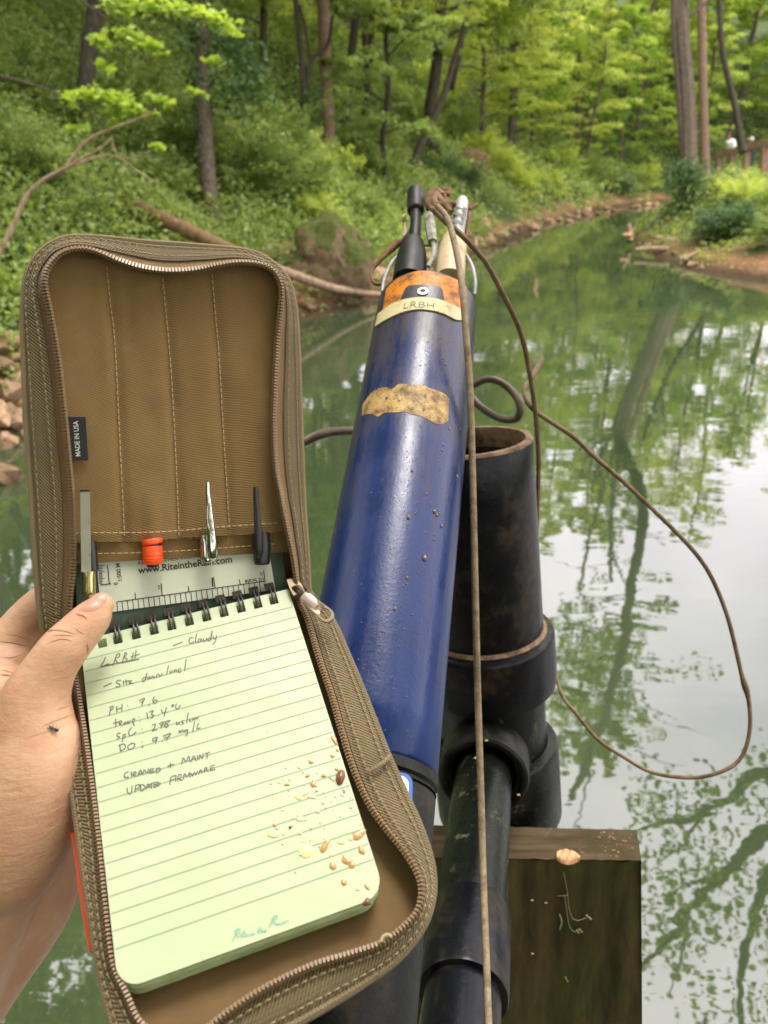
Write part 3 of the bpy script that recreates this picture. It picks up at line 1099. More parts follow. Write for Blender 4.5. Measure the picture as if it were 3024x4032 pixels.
def leaf_cluster(pts_px, d, n, spread, size, rg, flat=0.55):
    """leaf quads around a chain of photo points at depth d; spread in photo pixels"""
    p = np.array([P(x, y, d) for x, y in pts_px])
    q = smooth(p, 30)
    i = rg.integers(30, size=n)
    s = spread * d / F
    c = q[i] + rg.normal(size=(n, 3)) * np.array([s, s * 1.2, s * 0.55])
    return leaves_at(c, size, rg, flat)


rg = np.random.default_rng(77)


def hill_tree(name, label, foot, top_px, w, mat, mid=(), crown=None, d=None, leaf='leaf_mid', vine=None, t0=4.0, branches=()):
    q, t = hit_ground(foot[0], foot[1], t0) if d is None else (P(foot[0], foot[1], d), d)
    o = thing(name, label, 'tree', q)
    mb = MB()
    pts = [(foot[0], foot[1] + 20)] + list(mid) + list(top_px)
    trunk_tube(mb, pts, w, t)
    for b in branches:
        trunk_tube(mb, b[0], b[1], t, 14, 6, 0)
    part('trunk', mb, mat, o)
    top = np.array(P(*top_px[-1], t))
    cm = KINDS[crown or 'mid'][1]
    c = bpy.data.objects.new('crown', cm); COL.objects.link(c); c.parent = o
    c.location = top - q + np.array([0, 0, -3.0])
    if vine:
        V, T = [], []
        for ch, n, sp_, sz, matn in vine:
            V.append(leaf_cluster(ch, t, n, sp_, sz, rg))
        me = quads_mesh('ivy', np.concatenate(V) - np.array(q), MT[vine[0][4]], rg.random(sum(len(v) for v in V)))
        c = bpy.data.objects.new('ivy', me); COL.objects.link(c); c.parent = o
    return o


hill_tree('tree', 'dark-trunked tree standing upslope behind the leafy maple sprays', (330, 560), [(352, 200), (378, 0), (400, -500)], (66, 66), MT['bark_dark'], mid=[(328, 430)])
hill_tree('tree', 'ivy-draped tree above the fallen brown log', (836, 900), [(812, 620), (800, 300), (800, 0), (800, -500)], (64, 50), MT['bark'],
          vine=[([(800, 60), (850, 200), (930, 330), (860, 420)], 900, 70, 0.1, 'leaf_ivy'), ([(760, 120), (780, 380), (800, 640)], 350, 24, 0.09, 'leaf_ivy'), ([(900, 100), (980, 260), (1010, 380)], 450, 40, 0.1, 'leaf_ivy')])
hill_tree('tree', 'straight pale grey-brown trunk left of the stubby side branch', (1302, 670), [(1285, 330), (1272, 0), (1262, -500)], (52, 46), MT['bark_warm'], crown='bright')
hill_tree('tree', 'slim curved double-stemmed tree with a dark crooked side branch', (1180, 620), [(1195, 330), (1165, 0), (1140, -400)], (26, 20), MT['bark_dark'], mid=[(1186, 480)],
          branches=[([(1205, 400), (1225, 240), (1290, 180), (1310, 60)], (24, 12)), ([(1222, 250), (1205, 130), (1180, 20)], (14, 10))],
          vine=[([(1200, 560), (1215, 420), (1240, 330)], 420, 26, 0.09, 'leaf_ivy')], crown='mid2')
hill_tree('tree', 'slim dark trunk first of the pair right of the pale trunk', (1355, 520), [(1380, 250), (1402, 40), (1420, -400)], (34, 30), MT['bark_dark'], d=19, crown='bright')
hill_tree('tree', 'slim dark trunk second of the pair right of the pale trunk', (1430, 520), [(1450, 300), (1468, 60), (1480, -400)], (24, 20), MT['bark_dark'], d=20, crown='bright')
hill_tree('tree', 'thin pale trunk in the dark upper corner of the slope', (85, 380), [(72, 180), (55, 0), (45, -300)], (26, 20), MT['bark'], d=17)
hill_tree('tree', 'small dark leaning tree above the dark hollow in the bank', (1620, 640), [(1690, 500), (1745, 380), (1800, 200), (1850, 20)], (34, 16), MT['bark_dark'], d=19, crown='bright')
hill_tree('tree', 'thin dark stem crossing the bright leaves high over the creek', (1780, 330), [(1830, 120), (1875, -60), (1920, -300)], (16, 14), MT['bark_dark'], d=22, crown='bright')
hill_tree('tree', 'slim straight trunk beside the tall ivy-footed tree', (2778, 700), [(2768, 350), (2762, 0), (2755, -600)], (34, 32), MT['bark_warm'], d=24, crown='tall')
hill_tree('tree', 'thin dark crooked tree between the tall tree and the boardwalk', (2925, 580), [(2890, 400), (2850, 230), (2835, 60), (2830, -300)], (24, 18), MT['bark_dark'], d=23, crown='tall')

def PR(px, py, Y):
    """point Y metres ahead that the still water mirrors to this place in the photograph"""
    r = ray(px, py); r = np.array([r[0], r[1], -r[2]])
    return np.array([0, 0, -EYE]) + r * (Y / r[1])


# the tall tree on the right: three stems from one ivy-covered foot
t = 19.6
foot = P(2712, 880, t)
o = thing('tree', 'tall triple-stemmed tree with its foot wrapped in dark ivy on the right bank', 'tree', foot)
mb = MB()
trunk_tube(mb, [(2715, 905), (2710, 780), (2704, 640)], (84, 70), t, 16, 12, 0.5)
TALL = []
for pts, w in [([(2694, 690), (2684, 520), (2676, 400), (2664, 240), (2654, 100), (2646, -120), (2620, -500)], (28, 20)), ([(2712, 700), (2702, 400), (2684, 100), (2692, -300), (2710, -900), (2760, -1500)], (22, 18)),
               ([(2728, 690), (2730, 560), (2722, 400), (2712, 240), (2700, 100), (2716, -250), (2800, -800), (2930, -1400)], (32, 22))]:
    TALL.append(trunk_tube(mb, pts, w, t, 30, 8, 0))
up = [PR(x, y, 21.0) for x, y in [(2533, 1983), (2485, 2299), (2454, 2536), (2406, 2734), (2343, 2932), (2241, 3155)]]
q = smooth([P(2712, 700, t), P(2704, 400, t), P(2684, 120, t), P(2682, -120, t)] + up, 40)
mb.tube(q, np.linspace(0.21, 0.14, 40), 8)
TALL[1] = q[8:38]
for st in TALL:
    for k in range(7):
        i = 14 + 2 * k
        if i > 28: break
        a = rg.random() * 6.28; L = 1.2 + 2.2 * rg.random()
        q = np.array([st[i], st[i] + [math.cos(a) * L * .5, math.sin(a) * L * .5, .35 * L], st[i] + [math.cos(a) * L, math.sin(a) * L, .45 * L]])
        mb.tube(smooth(q, 8), np.linspace(.055, .012, 8), 5, caps=False)
part('trunk', mb, MT['bark'], o)
V = []
for st in TALL:
    for k in range(9):
        i = rg.integers(15, 30)
        a = rg.random() * 6.28; L = 0.8 + 2.6 * rg.random()
        d = np.array([math.cos(a), math.sin(a), 0.1])
        V.append(leaves_at(spray_points(st[i] + d * L * 0.5 + [0, 0, 0.3 * L], d, 0.9 + 0.6 * rg.random(), 34, rg, 0.4), 0.17, rg, 0.6))
V = np.concatenate(V) - foot
c = bpy.data.objects.new('crown', quads_mesh('crown', V, MT['leaf_mid'], rg.random(len(V)))); COL.objects.link(c); c.parent = o
V = np.concatenate([leaf_cluster([(2712, 900), (2708, 780), (2704, 650)], t - 0.3, 3000, 40, 0.085, rg, 0.3), leaf_cluster([(2730, 930), (2770, 900), (2760, 820)], t - 0.3, 1500, 45, 0.085, rg, 0.4)]) - foot
c = bpy.data.objects.new('ivy', quads_mesh('ivy', V, MT['leaf_ivy'], rg.random(len(V)))); COL.objects.link(c); c.parent = o

# big limbs of a tree on the right bank that stretch over the water (they show in the reflection)
o = thing('tree', 'spreading tree on the near right bank whose long limbs hang over the water', 'tree', np.array([9.6, 5.2, float(height(np.array([9.6]), np.array([5.2]))[0])]))
tb0 = LOC[o.name]
mb = MB()
hub = PR(3260, 3250, 5.6)
mb.tube(smooth([tb0 - [0, 0, .4], tb0 + [0, 0, 3], (tb0 + hub) / 2 + [0.8, 0, 1.2], hub], 24), np.linspace(.3, .16, 24), 9)
LIMB = []
for pts, w in [([(3024, 3041), (2879, 3137), (2770, 3200), (2660, 3228), (2578, 3237), (2505, 3273)], (.085, .02)), ([(3024, 3273), (2934, 3365), (2834, 3456), (2697, 3611), (2560, 3756), (2480, 3850)], (.1, .03)),
               ([(3030, 3440), (3007, 3474), (2952, 3683), (2916, 3866), (2916, 4032), (2900, 4200)], (.07, .03)), 
               ([(2770, 3200), (2690, 3320), (2600, 3400)], (.03, .01)), ([(2834, 3456), (2720, 3480), (2620, 3560)], (.03, .01)), ([(2700, 3600), (2690, 3760), (2640, 3900)], (.03, .01))]:
    q = [PR(x, y, 5.8) for x, y in pts]
    if pts[0][0] >= 3020: q = [hub] + q
    q = smooth(q, 24); LIMB.append(q)
    mb.tube(q, np.linspace(*w, 24), 6)
part('trunk', mb, MT['bark_dark'], o)
V = []
for q in LIMB:
    for k in range(11):
        i = rg.integers(4, 24)
        d = rg.normal(size=3) * [1, 1, .35]; d /= np.linalg.norm(d)
        V.append(leaves_at(spray_points(q[i], d, 0.5 + 0.7 * rg.random(), 26, rg, 0.4), 0.085, rg, 0.55))
V = np.concatenate(V) - tb0
c = bpy.data.objects.new('leaves', quads_mesh('leaves', V, MT['leaf_mid'], rg.random(len(V)))); COL.objects.link(c); c.parent = o

# leafy maple branches hanging into the top left corner from a tree beside the creek
q0, t = hit_ground(-260, 900)
o = thing('maple_sapling', 'young maple with bright yellow-green leafy branches reaching in at the upper left', 'tree', q0)
mb = MB()
dm = 7.0
trunk_tube(mb, [(-250, 930), (-200, 300), (-60, -250), (200, -420)], (50, 26), [t, dm, dm, dm], 20, 8)
trunk_tube(mb, [(-60, -250), (240, -60), (560, -10), (760, 40), (900, 110)], (18, 5), dm, 20, 6, 0)
trunk_tube(mb, [(240, -60), (400, 60), (520, 140), (600, 190)], (10, 4), dm, 14, 5, 0)
trunk_tube(mb, [(-190, 250), (120, 330), (300, 390), (520, 430)], (12, 4), dm, 16, 5, 0)
trunk_tube(mb, [(300, 390), (420, 480), (620, 420)], (7, 3), dm, 10, 5, 0)
part('trunk', mb, MT['bark'], o)
V = np.concatenate([leaf_cluster(ch, dm, n, sp_, 0.085, rg, 0.62) for ch, n, sp_ in [
    ([(420, 0), (520, 20), (640, 10)], 150, 30), ([(640, 20), (740, 40), (850, 70), (915, 125)], 210, 26), ([(460, 120), (540, 150), (620, 200)], 120, 22), ([(370, 150), (430, 180)], 45, 16),
    ([(380, 230), (430, 270), (450, 300)], 40, 14), ([(260, 390), (360, 360), (470, 390), (540, 420)], 190, 24), ([(420, 430), (540, 440), (620, 450)], 70, 14), ([(590, 370), (640, 400), (670, 420)], 36, 12),
    ([(250, 510), (300, 500), (350, 505)], 26, 9), ([(440, 470), (480, 480)], 20, 8), ([(590, 570), (640, 580)], 28, 10), ([(740, 350), (800, 365)], 24, 9), ([(820, 240), (870, 235)], 26, 10)]]) - q0
c = bpy.data.objects.new('leaves', quads_mesh('leaves', V, MT['leaf_spring'], 0.5 + 0.5 * rg.random(len(V)))); COL.objects.link(c); c.parent = o

# bare dead branch leaning in from the left edge
mb = MB()
dm = 6.2
trunk_tube(mb, [(-60, 1120), (5, 985), (60, 870), (100, 780), (170, 710), (258, 662)], (22, 16), dm, 22, 7, 0)
trunk_tube(mb, [(255, 665), (330, 620), (400, 580), (440, 540)], (13, 7), dm, 14, 6, 0)
trunk_tube(mb, [(262, 655), (300, 600), (350, 548), (430, 510), (520, 478), (600, 440)], (12, 6), dm, 18, 6, 0)
trunk_tube(mb, [(300, 650), (360, 625), (425, 612), (485, 630), (550, 680), (620, 720)], (10, 5), dm, 18, 5, 0)
trunk_tube(mb, [(440, 540), (450, 590), (485, 630)], (6, 5), dm, 8, 5, 0)
trunk_tube(mb, [(490, 625), (560, 605), (620, 590)], (5, 3), dm, 8, 5, 0)
single('bare_branch', mb, MT['deadwood'], 'bare forked pale branch leaning in from the bank beside the case', 'branch')

# fallen logs
def log_thing(name, label, cat, pts, w, d, mat, cut=True, rough_=True):
    mb = MB()
    q = trunk_tube(mb, pts, w, d, 26, 12, 0)
    return single(name, mb, mat, label, cat)


_, tl = hit_ground(640, 880)
log_thing('fallen_log', 'fallen mossy brown log slanting down the left bank behind the case', 'log', [(440, 772), (560, 830), (720, 900), (900, 985), (1010, 1030)], (66, 50), [tl - 0.2, tl - 0.5, tl - 0.9, tl - 1.1, tl - 1.1], MT['log'])
log_thing('dead_trunk', 'pale bare trunk lying at the waterline beside the mossy boulder', 'log', [(1080, 1060), (1160, 1085), (1290, 1130), (1400, 1150), (1520, 1163)], (44, 20), [9.9, 10.1, 10.5, 10.9, 11.3], MT['deadwood'])
log_thing('driftwood', 'short yellowish plank of driftwood in the water at the right point', 'log', [(2500, 985), (2560, 980), (2630, 982)], (20, 24), [16.6, 16.6, 16.5], MT['deadwood'])
log_thing('fallen_branch', 'long curved grey branch lying on the tan sandbar', 'branch', [(2690, 1022), (2760, 985), (2830, 965), (2900, 955)], (13, 18), [15.0, 15.6, 16, 16.2], MT['deadwood'])
mb = MB()
trunk_tube(mb, [(2478, 950), (2482, 920), (2474, 880)], (26, 12), 18.2, 8, 7, 0.2)
trunk_tube(mb, [(2484, 925), (2496, 905), (2494, 890)], (12, 6), 18.2, 6, 6, 0)
mb2 = MB()
trunk_tube(mb2, [(2486, 928), (2470, 924), (2452, 925)], (16, 10), 18.1, 6, 6, 0)
o = thing('broken_stump', 'small broken tan stump with a pale splinter standing in the water off the right point', 'stump', P(2478, 955, 18.2))
part('stem', mb, MT['deadwood'], o); part('splinter', mb2, MT['husk'], o)
mb = MB()
trunk_tube(mb, [(2112, 1170), (2106, 1145), (2112, 1098)], (16, 7), [11.3, 11.3, 11.3], 8, 6, 0)
trunk_tube(mb, [(2108, 1140), (2122, 1120), (2120, 1105)], (8, 4), 11.3, 6, 5, 0)
single('twig', mb, MT['deadwood'], 'short tan twig poking out of the open green water', 'twig')

# hollow under the roots on the left bank, boulder and rocks
def rock_mesh(seed, sub=3, rough=0.35, sc=(1, 1, 1), angular=True):
    bm = bmesh.new()
    bmesh.ops.create_icosphere(bm, subdivisions=sub, radius=1)
    o = Vector((seed * 3.1, seed * 1.7, seed * 0.9))
    for v in bm.verts:
        p = v.co.copy()
        n = mnoise.noise(p * 1.1 + o) * 0.55 + mnoise.noise(p * 2.6 + o) * 0.28 + mnoise.noise(p * 6 + o) * 0.09
        c = mnoise.cell(p * 1.7 + o) * 0.22 if angular else 0
        k = 1 + rough * (n * 1.7 + c)
        v.co = Vector((p.x * sc[0], p.y * sc[1], p.z * sc[2])) * k
    me = bpy.data.meshes.new('rock')
    bm.to_mesh(me); bm.free()
    me.polygons.foreach_set('use_smooth', np.ones(len(me.polygons), dtype=bool))
    try:
        me.set_sharp_from_angle(angle=R(32))
    except Exception:
        pass
    return me


big = rock_mesh(4, 4, 0.42, (1.0, 0.8, 0.95))
big.materials.append(MT['rock_moss'])
q, tb = hit_ground(1310, 1075)
tb = 11.0
o = bpy.data.objects.new('mossy_boulder', big); COL.objects.link(o)
o.location = P(1312, 1005, tb) + np.array([0, 0, -0.12]); s = 172 * tb / F
o.scale = (s, s * 0.9, s * 1.08); o.rotation_euler = (0, 0, 0.6)
props(o, 'big mossy brown boulder on the left bank behind the case', 'boulder')
hol = rock_mesh(9, 3, 0.3, (1, 0.8, 0.8)); hol.materials.append(MT['log'])
q, th = hit_ground(1850, 660)
o = bpy.data.objects.new('root_mass', hol); COL.objects.link(o); s = 66 * th / F
o.location = q + np.array([0, 0, 0.1]); o.scale = (s * 1.1, s, s)
props(o, 'dark rounded root mass in the hollow of the far left bank', 'root mass')

RK = [rock_mesh(20 + i, 2, 0.62, [(1, .75, .6), (1, .9, .45), (1.1, .7, .7), (1, 1, .5), (.9, .7, .8)][i]) for i in range(5)]
for me in RK:
    me.materials.append(MT['rock'])


def rock(px, py, w, label, group, k=None, d=None, sink=0.25):
    q, t = hit_ground(px, py) if d is None else (P(px, py, d), d)
    o = bpy.data.objects.new('rock', RK[random.randrange(5) if k is None else k]); COL.objects.link(o)
    s = w * t / F / 2
    o.location = q + np.array([0, 0, s * 0.5 * (1 - sink * 2)])
    o.scale = (s, s, s); o.rotation_euler = (random.uniform(-.35, .35), random.uniform(-.35, .35), random.random() * 6.28)
    return props(o, label, 'rock', group)


G1 = 'tan rocks piled on the near left bank'
RR = []
for px, py, w in [(-20, 1400, 120), (50, 1370, 110), (95, 1420, 90), (20, 1480, 130), (85, 1500, 120), (-30, 1560, 140), (50, 1580, 150), (110, 1610, 110), (0, 1660, 150), (70, 1690, 140), (130, 1710, 90), (-60, 1740, 130), (30, 1760, 110), (140, 1530, 80), (-70, 1460, 120)]:
    RR.append((rock(px, py, w, '', G1), px + py * 0.001, ('upper' if py < 1530 else 'lower') + ' tan rock in the pile left of the case'))
number_labels(RR)
rock(25, 1900, 130, 'pale pinkish rock standing alone in the shallow water left of the case', None, 2, sink=0.1)
G2 = 'tan rocks lining the left waterline'
for i in range(46):
    f = (i + random.random() * 0.8) / 46
    path = [(1560, 1130), (1700, 1050), (1850, 985), (1960, 945), (2080, 905), (2200, 878), (2330, 852), (2480, 825), (2600, 808)]
    x = np.interp(f * 8, range(9), [p[0] for p in path]) + random.gauss(0, 14)
    y = np.interp(f * 8, range(9), [p[1] for p in path]) - random.random() * 34 * (1 - 0.75 * f)
    rock(x, y, (46 + random.random() * 46) * (1 - 0.7 * f), 'tan rock in the broken line of rocks along the left waterline', G2)
rock(1905, 905, 74, 'large square tan block among the rocks at the left waterline', None, 4)
G3 = 'brown rocks under the mossy boulder'
RR = []
for px, py, w in [(1110, 1060, 90), (1150, 1010, 110), (1180, 1130, 90), (1240, 1165, 80), (1150, 1190, 80), (1215, 1215, 70), (1330, 1120, 80), (1420, 1110, 80), (1480, 1090, 90), (1440, 1050, 80), (1500, 1020, 90), (1390, 1070, 70), (1060, 1000, 90)]:
    RR.append((rock(px, py, w, '', G3), px, 'brown rock at the foot of the mossy boulder'))
number_labels(RR)
G4 = 'small stones at the right point'
RR = []
for px, py, w in [(2660, 1005, 34), (2690, 1030, 34), (2720, 1050, 40), (2620, 985, 34), (2600, 960, 40), (2640, 950, 34), (2760, 1060, 30), (2590, 940, 30)]:
    RR.append((rock(px, py, w, '', G4), px, 'small grey-tan stone at the edge of the sandbar'))
number_labels(RR)

# ------------------------------------------------------------------ boardwalk with two walkers behind the right bank
DB = 35.0
base = P(2930, 712, DB)
o = thing('boardwalk', 'brown timber boardwalk railing behind the trees on the right', 'boardwalk', base)
def bar(mb, p0, p1, w, h):
    p0, p1 = np.array(p0), np.array(p1)
    t = p1 - p0; L = np.linalg.norm(t); t /= L
    s = np.cross(t, [0, 0, 1.0]); s /= np.linalg.norm(s); u = np.cross(s, t)
    mb.box(p0 - s * w / 2 - u * h / 2, t * L, s * w, u * h)
A0, A1 = P(2826, 612, DB), P(3110, 545, DB - 4)
mb = MB(); bar(mb, A0, A1, 0.2, 0.2); part('handrail', mb, MT['rail'], o)
D0, D1 = P(2826, 712, DB), P(3110, 690, DB - 4)
mb = MB(); bar(mb, D0, D1, 0.2, 0.25); part('edge_beam', mb, MT['rail'], o)
mb = MB(); dk = (D1 - D0); mb.box(D0 + [0, 0.1, -0.02], dk, np.array([0.15, 1.9, 0]), np.array([0, 0, 0.06])); part('deck', mb, MT['rail'], o)
B = np.array([0.15, 2.0, 0])
for f in (0.03, 0.235, 0.44, 0.68, 0.95):
    for off in (np.zeros(3), B):
        mb = MB(); p0 = D0 + dk * f + off - [0, 0, 0.9]; p1 = A0 + (A1 - A0) * f + off
        bar(mb, p0, p1, 0.22, 0.22); part('post', mb, MT['rail'], o)
mb = MB(); bar(mb, A0 + B, A1 + B, 0.1, 0.1); part('handrail', mb, MT['rail'], o)


def walker(label, at, h, facing, cloth_top, cloth_leg, hair, lean=0.1, cap=False):
    """a small standing figure: one body mesh, with hair and clothes as its parts"""
    o = thing('person', label, 'person', at)
    up = np.array([0, 0, 1.0]); fw = np.array([math.cos(facing), math.sin(facing), 0]); sd_ = np.cross(up, fw)
    g = lambda x, y, z: at + sd_ * x * h + fw * (y + lean * max(0, z - 0.5)) * h + up * z * h
    mb = MB()
    for s in (-1, 1):
        mb.tube(smooth([g(.055 * s, .03 * s, 0.02), g(.055 * s, .03 * s, .27), g(.05 * s, 0, .5)], 8), np.array([.028, .03, .035, .036, .04, .045, .05, .052]) * h, 8)
        mb.ball(g(.055 * s, .03 * s + .04, .02), .035 * h, 8, 5, (1, 1.6, .7))
        mb.tube(smooth([g(.12 * s, 0, .8), g(.15 * s, .03, .62), g(.13 * s, .13, .52)], 8), np.linspace(.034, .022, 8) * h, 7)
        mb.ball(g(.13 * s, .15, .51), .026 * h, 7, 5)
    mb.tube(np.array([g(0, 0, z) for z in (.46, .52, .6, .7, .78, .83)]), np.array([.085, .092, .088, .1, .095, .05]) * h, 10)
    mb.tube(np.array([g(0, .01, .82), g(0, .02, .88)]), .032 * h, 8)
    mb.ball(g(0, .03, .93), .062 * h, 10, 8, (.85, 1, 1.15))
    mb.ball(g(0, .095, .925), .012 * h, 6, 4)
    part('body', mb, MT['skin_plain'], o)
    mb = MB()
    mb.tube(np.array([g(0, 0, z) for z in (.46, .52, .6, .7, .79, .835)]), np.array([.1, .105, .102, .112, .105, .05]) * h, 12)
    for s in (-1, 1):
        mb.tube(smooth([g(.11 * s, 0, .8), g(.145 * s, .02, .7), g(.15 * s, .03, .63)], 6), np.linspace(.045, .04, 6) * h, 8)
    part('shirt', mb, cloth_top, o)
    mb = MB()
    for s in (-1, 1):
        mb.tube(smooth([g(.055 * s, .03 * s, 0.05), g(.055 * s, .03 * s, .27), g(.05 * s, 0, .5)], 8), np.array([.04, .042, .045, .05, .056, .06, .064, .066]) * h, 8)
    part('trousers', mb, cloth_leg, o)
    mb = MB()
    mb.ball(g(0, .018, .952), .064 * h, 10, 8, (.88, 1, .95))
    if cap:
        mb.ball(g(0, .1, .955), .05 * h, 8, 5, (.9, 1.2, .2))
    part('cap' if cap else 'hair', mb, MT['cap_cloth'] if cap else MT['hair'], o)
    return o, g


zd = D0[2]
p1 = P(2868, 706, DB + 0.7); p1[2] = D0[2] + 0.22
walker('walker in a white shirt and grey trousers leaning on the boardwalk railing', p1, 1.78, math.pi * 1.05, MT['shirt'], MT['grey_trousers'], None, 0.4)
p2 = P(2938, 705, DB + 0.6); p2[2] = D0[2] + dk[2] * 0.4 + 0.06
ob, g = walker('walker in navy clothes and a pale cap on the boardwalk', p2, 1.6, math.pi * 0.9, MT['navy'], MT['navy'], None, 0.05, True)
mb = MB(); mb.tube(np.array([g(-.2, -.05, .5), g(-.17, -.02, .0)]), .02, 6)
single('strap', mb, MT['yellow'], 'yellow-green strap hanging beside the walker in navy', 'strap')

# ================================================================== THE MONITORING STATION: pipe, board, sonde, cords
def text_mesh(s, weight=0.0):
    cu = bpy.data.curves.new('t', 'FONT')
    cu.body = s; cu.size = 1.0; cu.offset = weight; cu.resolution_u = 3
    ob = bpy.data.objects.new('t', cu); COL.objects.link(ob)
    dg = bpy.context.evaluated_depsgraph_get()
    me = bpy.data.meshes.new_from_object(ob.evaluated_get(dg))
    v = np.empty(len(me.vertices) * 3); me.vertices.foreach_get('co', v); v = v.reshape(-1, 3)
    f = [tuple(p.vertices) for p in me.polygons]
    bpy.data.objects.remove(ob); bpy.data.curves.remove(cu); bpy.data.meshes.remove(me)
    return v, f


def text_on(mb, pl, s, a, b, off, weight=0.0, squash=1.0):
    """letters along photo points a->b on plane pl"""
    v, f = text_mesh(s, weight)
    p0, p1 = pl.hit(*a, off), pl.hit(*b, off)
    d = p1 - p0; L = np.linalg.norm(d); d /= L
    up = np.cross(pl.n, d)
    x0, x1 = v[:, 0].min(), v[:, 0].max()
    k = L / (x1 - x0)
    mb.add(p0 + (v[:, :1] - x0) * k * d + v[:, 1:2] * k * squash * up, f)


# ---- upright black pipe with coupling and tee
Ptop = P(1850, 1732, 0.72)
Pdn = P(1912, 2500, 0.785) - Ptop
Pdn /= np.linalg.norm(Pdn)
rp = 0.0585
toward = -AF - Pdn * (-AF @ Pdn); toward /= np.linalg.norm(toward)
o = thing('standpipe', 'upright black plastic pipe with a silty cut rim and collar behind the blue probe', 'pipe', Ptop + Pdn * 2.0)
mb = MB(); mb.lathe(Ptop, Pdn, [(0.003, rp - 0.0005), (0.0045, rp), (0.05, rp), (0.1, rp), (0.15, rp), (0.207, rp)], 64); part('upper_pipe', mb, MT['pipe'], o)
mb = MB(); mb.lathe(Ptop, Pdn, [(0.02, rp - 0.0085), (0.004, rp - 0.0078), (0.0004, rp - 0.007), (0.0, rp - 0.004), (0.0005, rp - 0.0015), (0.003, rp)], 64); part('rim', mb, MT['rim'], o)
mb = MB(); mb.lathe(Ptop, Pdn, [(0.02, rp - 0.0085), (0.2, rp - 0.0085), (0.4, rp - 0.0085)], 48); part('bore', mb, MT['pipe_in'], o)
mb = MB(); mb.lathe(Ptop, Pdn, [(0.1995, rp + 0.0022), (0.1985, rp + 0.0035), (0.199, rp + 0.0085), (0.2015, rp + 0.0105), (0.206, rp + 0.011), (0.245, rp + 0.011), (0.259, rp + 0.0095), (0.263, rp + 0.0025), (0.263, rp - 0.002)], 64); part('collar', mb, MT['pipe'], o)
mb = MB(); mb.lathe(Ptop, Pdn, [(0.1955, rp + 0.0001), (0.1972, rp + 0.0012), (0.1985, rp + 0.0036)], 64); part('collar_lip', mb, MT['rim'], o)
mb = MB(); mb.lathe(Ptop, Pdn, [(0.2635, rp - 0.002), (0.32, rp - 0.003), (0.335, rp - 0.003)], 64); part('tee_neck', mb, MT['pipe_low'], o)
mb = MB(); mb.lathe(Ptop, Pdn, [(0.330, rp - 0.002), (0.331, rp + 0.007), (0.335, rp + 0.009), (0.42, rp + 0.009), (0.43, rp + 0.004), (0.43, rp - 0.003), (2.25, rp - 0.003)], 64); part('lower_pipe', mb, MT['pipe_low'], o)

# ---- side branch of the tee: cap ring and the thinner pipe that comes towards the viewer
Bc = P(1903, 3062, 0.735)
Be = P(1800, 4160, 0.462)
Ba = Be - Bc; Lb = np.linalg.norm(Ba); Ba /= Lb
mb = MB()
rb = 0.0435
mb.lathe(Bc, Ba, [(-0.07, 0.034), (-0.045, 0.036), (-0.038, rb - 0.003), (-0.034, rb), (-0.004, rb), (0.0, rb - 0.001), (0.0015, rb - 0.0035), (0.0005, rb - 0.007), (-0.004, rb - 0.008), (-0.006, rb - 0.012), (-0.012, rb - 0.013)], 56)
part('branch_socket', mb, MT['rubber'], o)
o2 = thing('side_pipe', 'thinner scuffed black pipe running from the tee towards the bottom of the picture', 'pipe', Bc + Ba * Lb * 0.5)
rs = 0.0268
def along(py):
    """distance along the branch pipe at photo height py"""
    lo, hi = 0.0, Lb * 1.3
    for _ in range(40):
        md = (lo + hi) / 2
        q = Bc + Ba * md - EYEP
        if 2016 - F * (q @ AU) / (q @ AF) < py: lo = md
        else: hi = md
    return lo
h1, h2 = along(3600), along(3920)
mb = MB(); mb.lathe(Bc, Ba, [(-0.015, rs), (0.03, rs), (h1 * 0.6, rs), (h1 + 0.01, rs)], 48); part('pipe', mb, MT['pipe_low'], o2)
mb = MB(); mb.lathe(Bc, Ba, [(h1, rs), (h1 + 0.0006, rs + 0.0026), (h1 + 0.003, rs + 0.0033), (h2 - 0.002, rs + 0.0033), (h2, rs + 0.0025), (h2 + 0.0005, rs - 0.002)], 48); part('sleeve', mb, MT['pipe'], o2)
mb = MB(); mb.lathe(Bc, Ba, [(h2 - 0.01, rs - 0.0015), (h2 + 0.2, rs - 0.0015)], 48); part('pipe', mb, MT['pipe'], o2)

# ---- weathered board standing on edge behind the side pipe
n_up = np.array([0, 0, 1.0])
bf_r = P(2525, 3390, 0.735)
zt = bf_r[2]
def on_z(px, py, z):
    r = ray(px, py); t = (z - EYE) / r[2]
    return EYEP + r * t
bf_l = on_z(1470, 3376, zt); bb_r = on_z(2507, 3270, zt); bb_l = on_z(1470, 3246, zt)
dn_r = P(2530, 4300, 0.80) - bf_r; dn_l = dn_r
o = thing('post_board', 'weathered dark green-brown board standing on edge beside the pipes', 'board', (bf_l + bf_r) / 2 + dn_r)
mb = MB()
nb_ = 28
th_ = 0.004
front = [[bf_l + (bf_r - bf_l) * i / nb_ + dn_r * j / 10 * 9 + np.array([0, 0.0014 * math.sin(i * 2.1 + j) + 0.001 * math.sin(i * 5), 0]) for i in range(nb_ + 1)] for j in range(11)]
mb.grid(np.array(front), flip=True)
back = [[bb_l + (bb_r - bb_l) * i / nb_ + dn_r * j / 3 * 9 for i in range(nb_ + 1)] for j in range(4)]
mb.grid(np.array(back))
side = [[bf_r + (bb_r - bf_r) * i / 3 + dn_r * j / 6 * 9 for i in range(4)] for j in range(7)]
mb.grid(np.array(side), flip=True)
part('board_face', mb, MT['board'], o)
mb = MB()
rows = []
for j in range(7):
    a = bf_l + (bb_l - bf_l) * j / 6; b = bf_r + (bb_r - bf_r) * j / 6
    rows.append([a + (b - a) * i / 40 + n_up * (0.001 * mnoise.noise(Vector((i * 0.9, j * 0.8, 0))) + 0.0008) for i in range(41)])
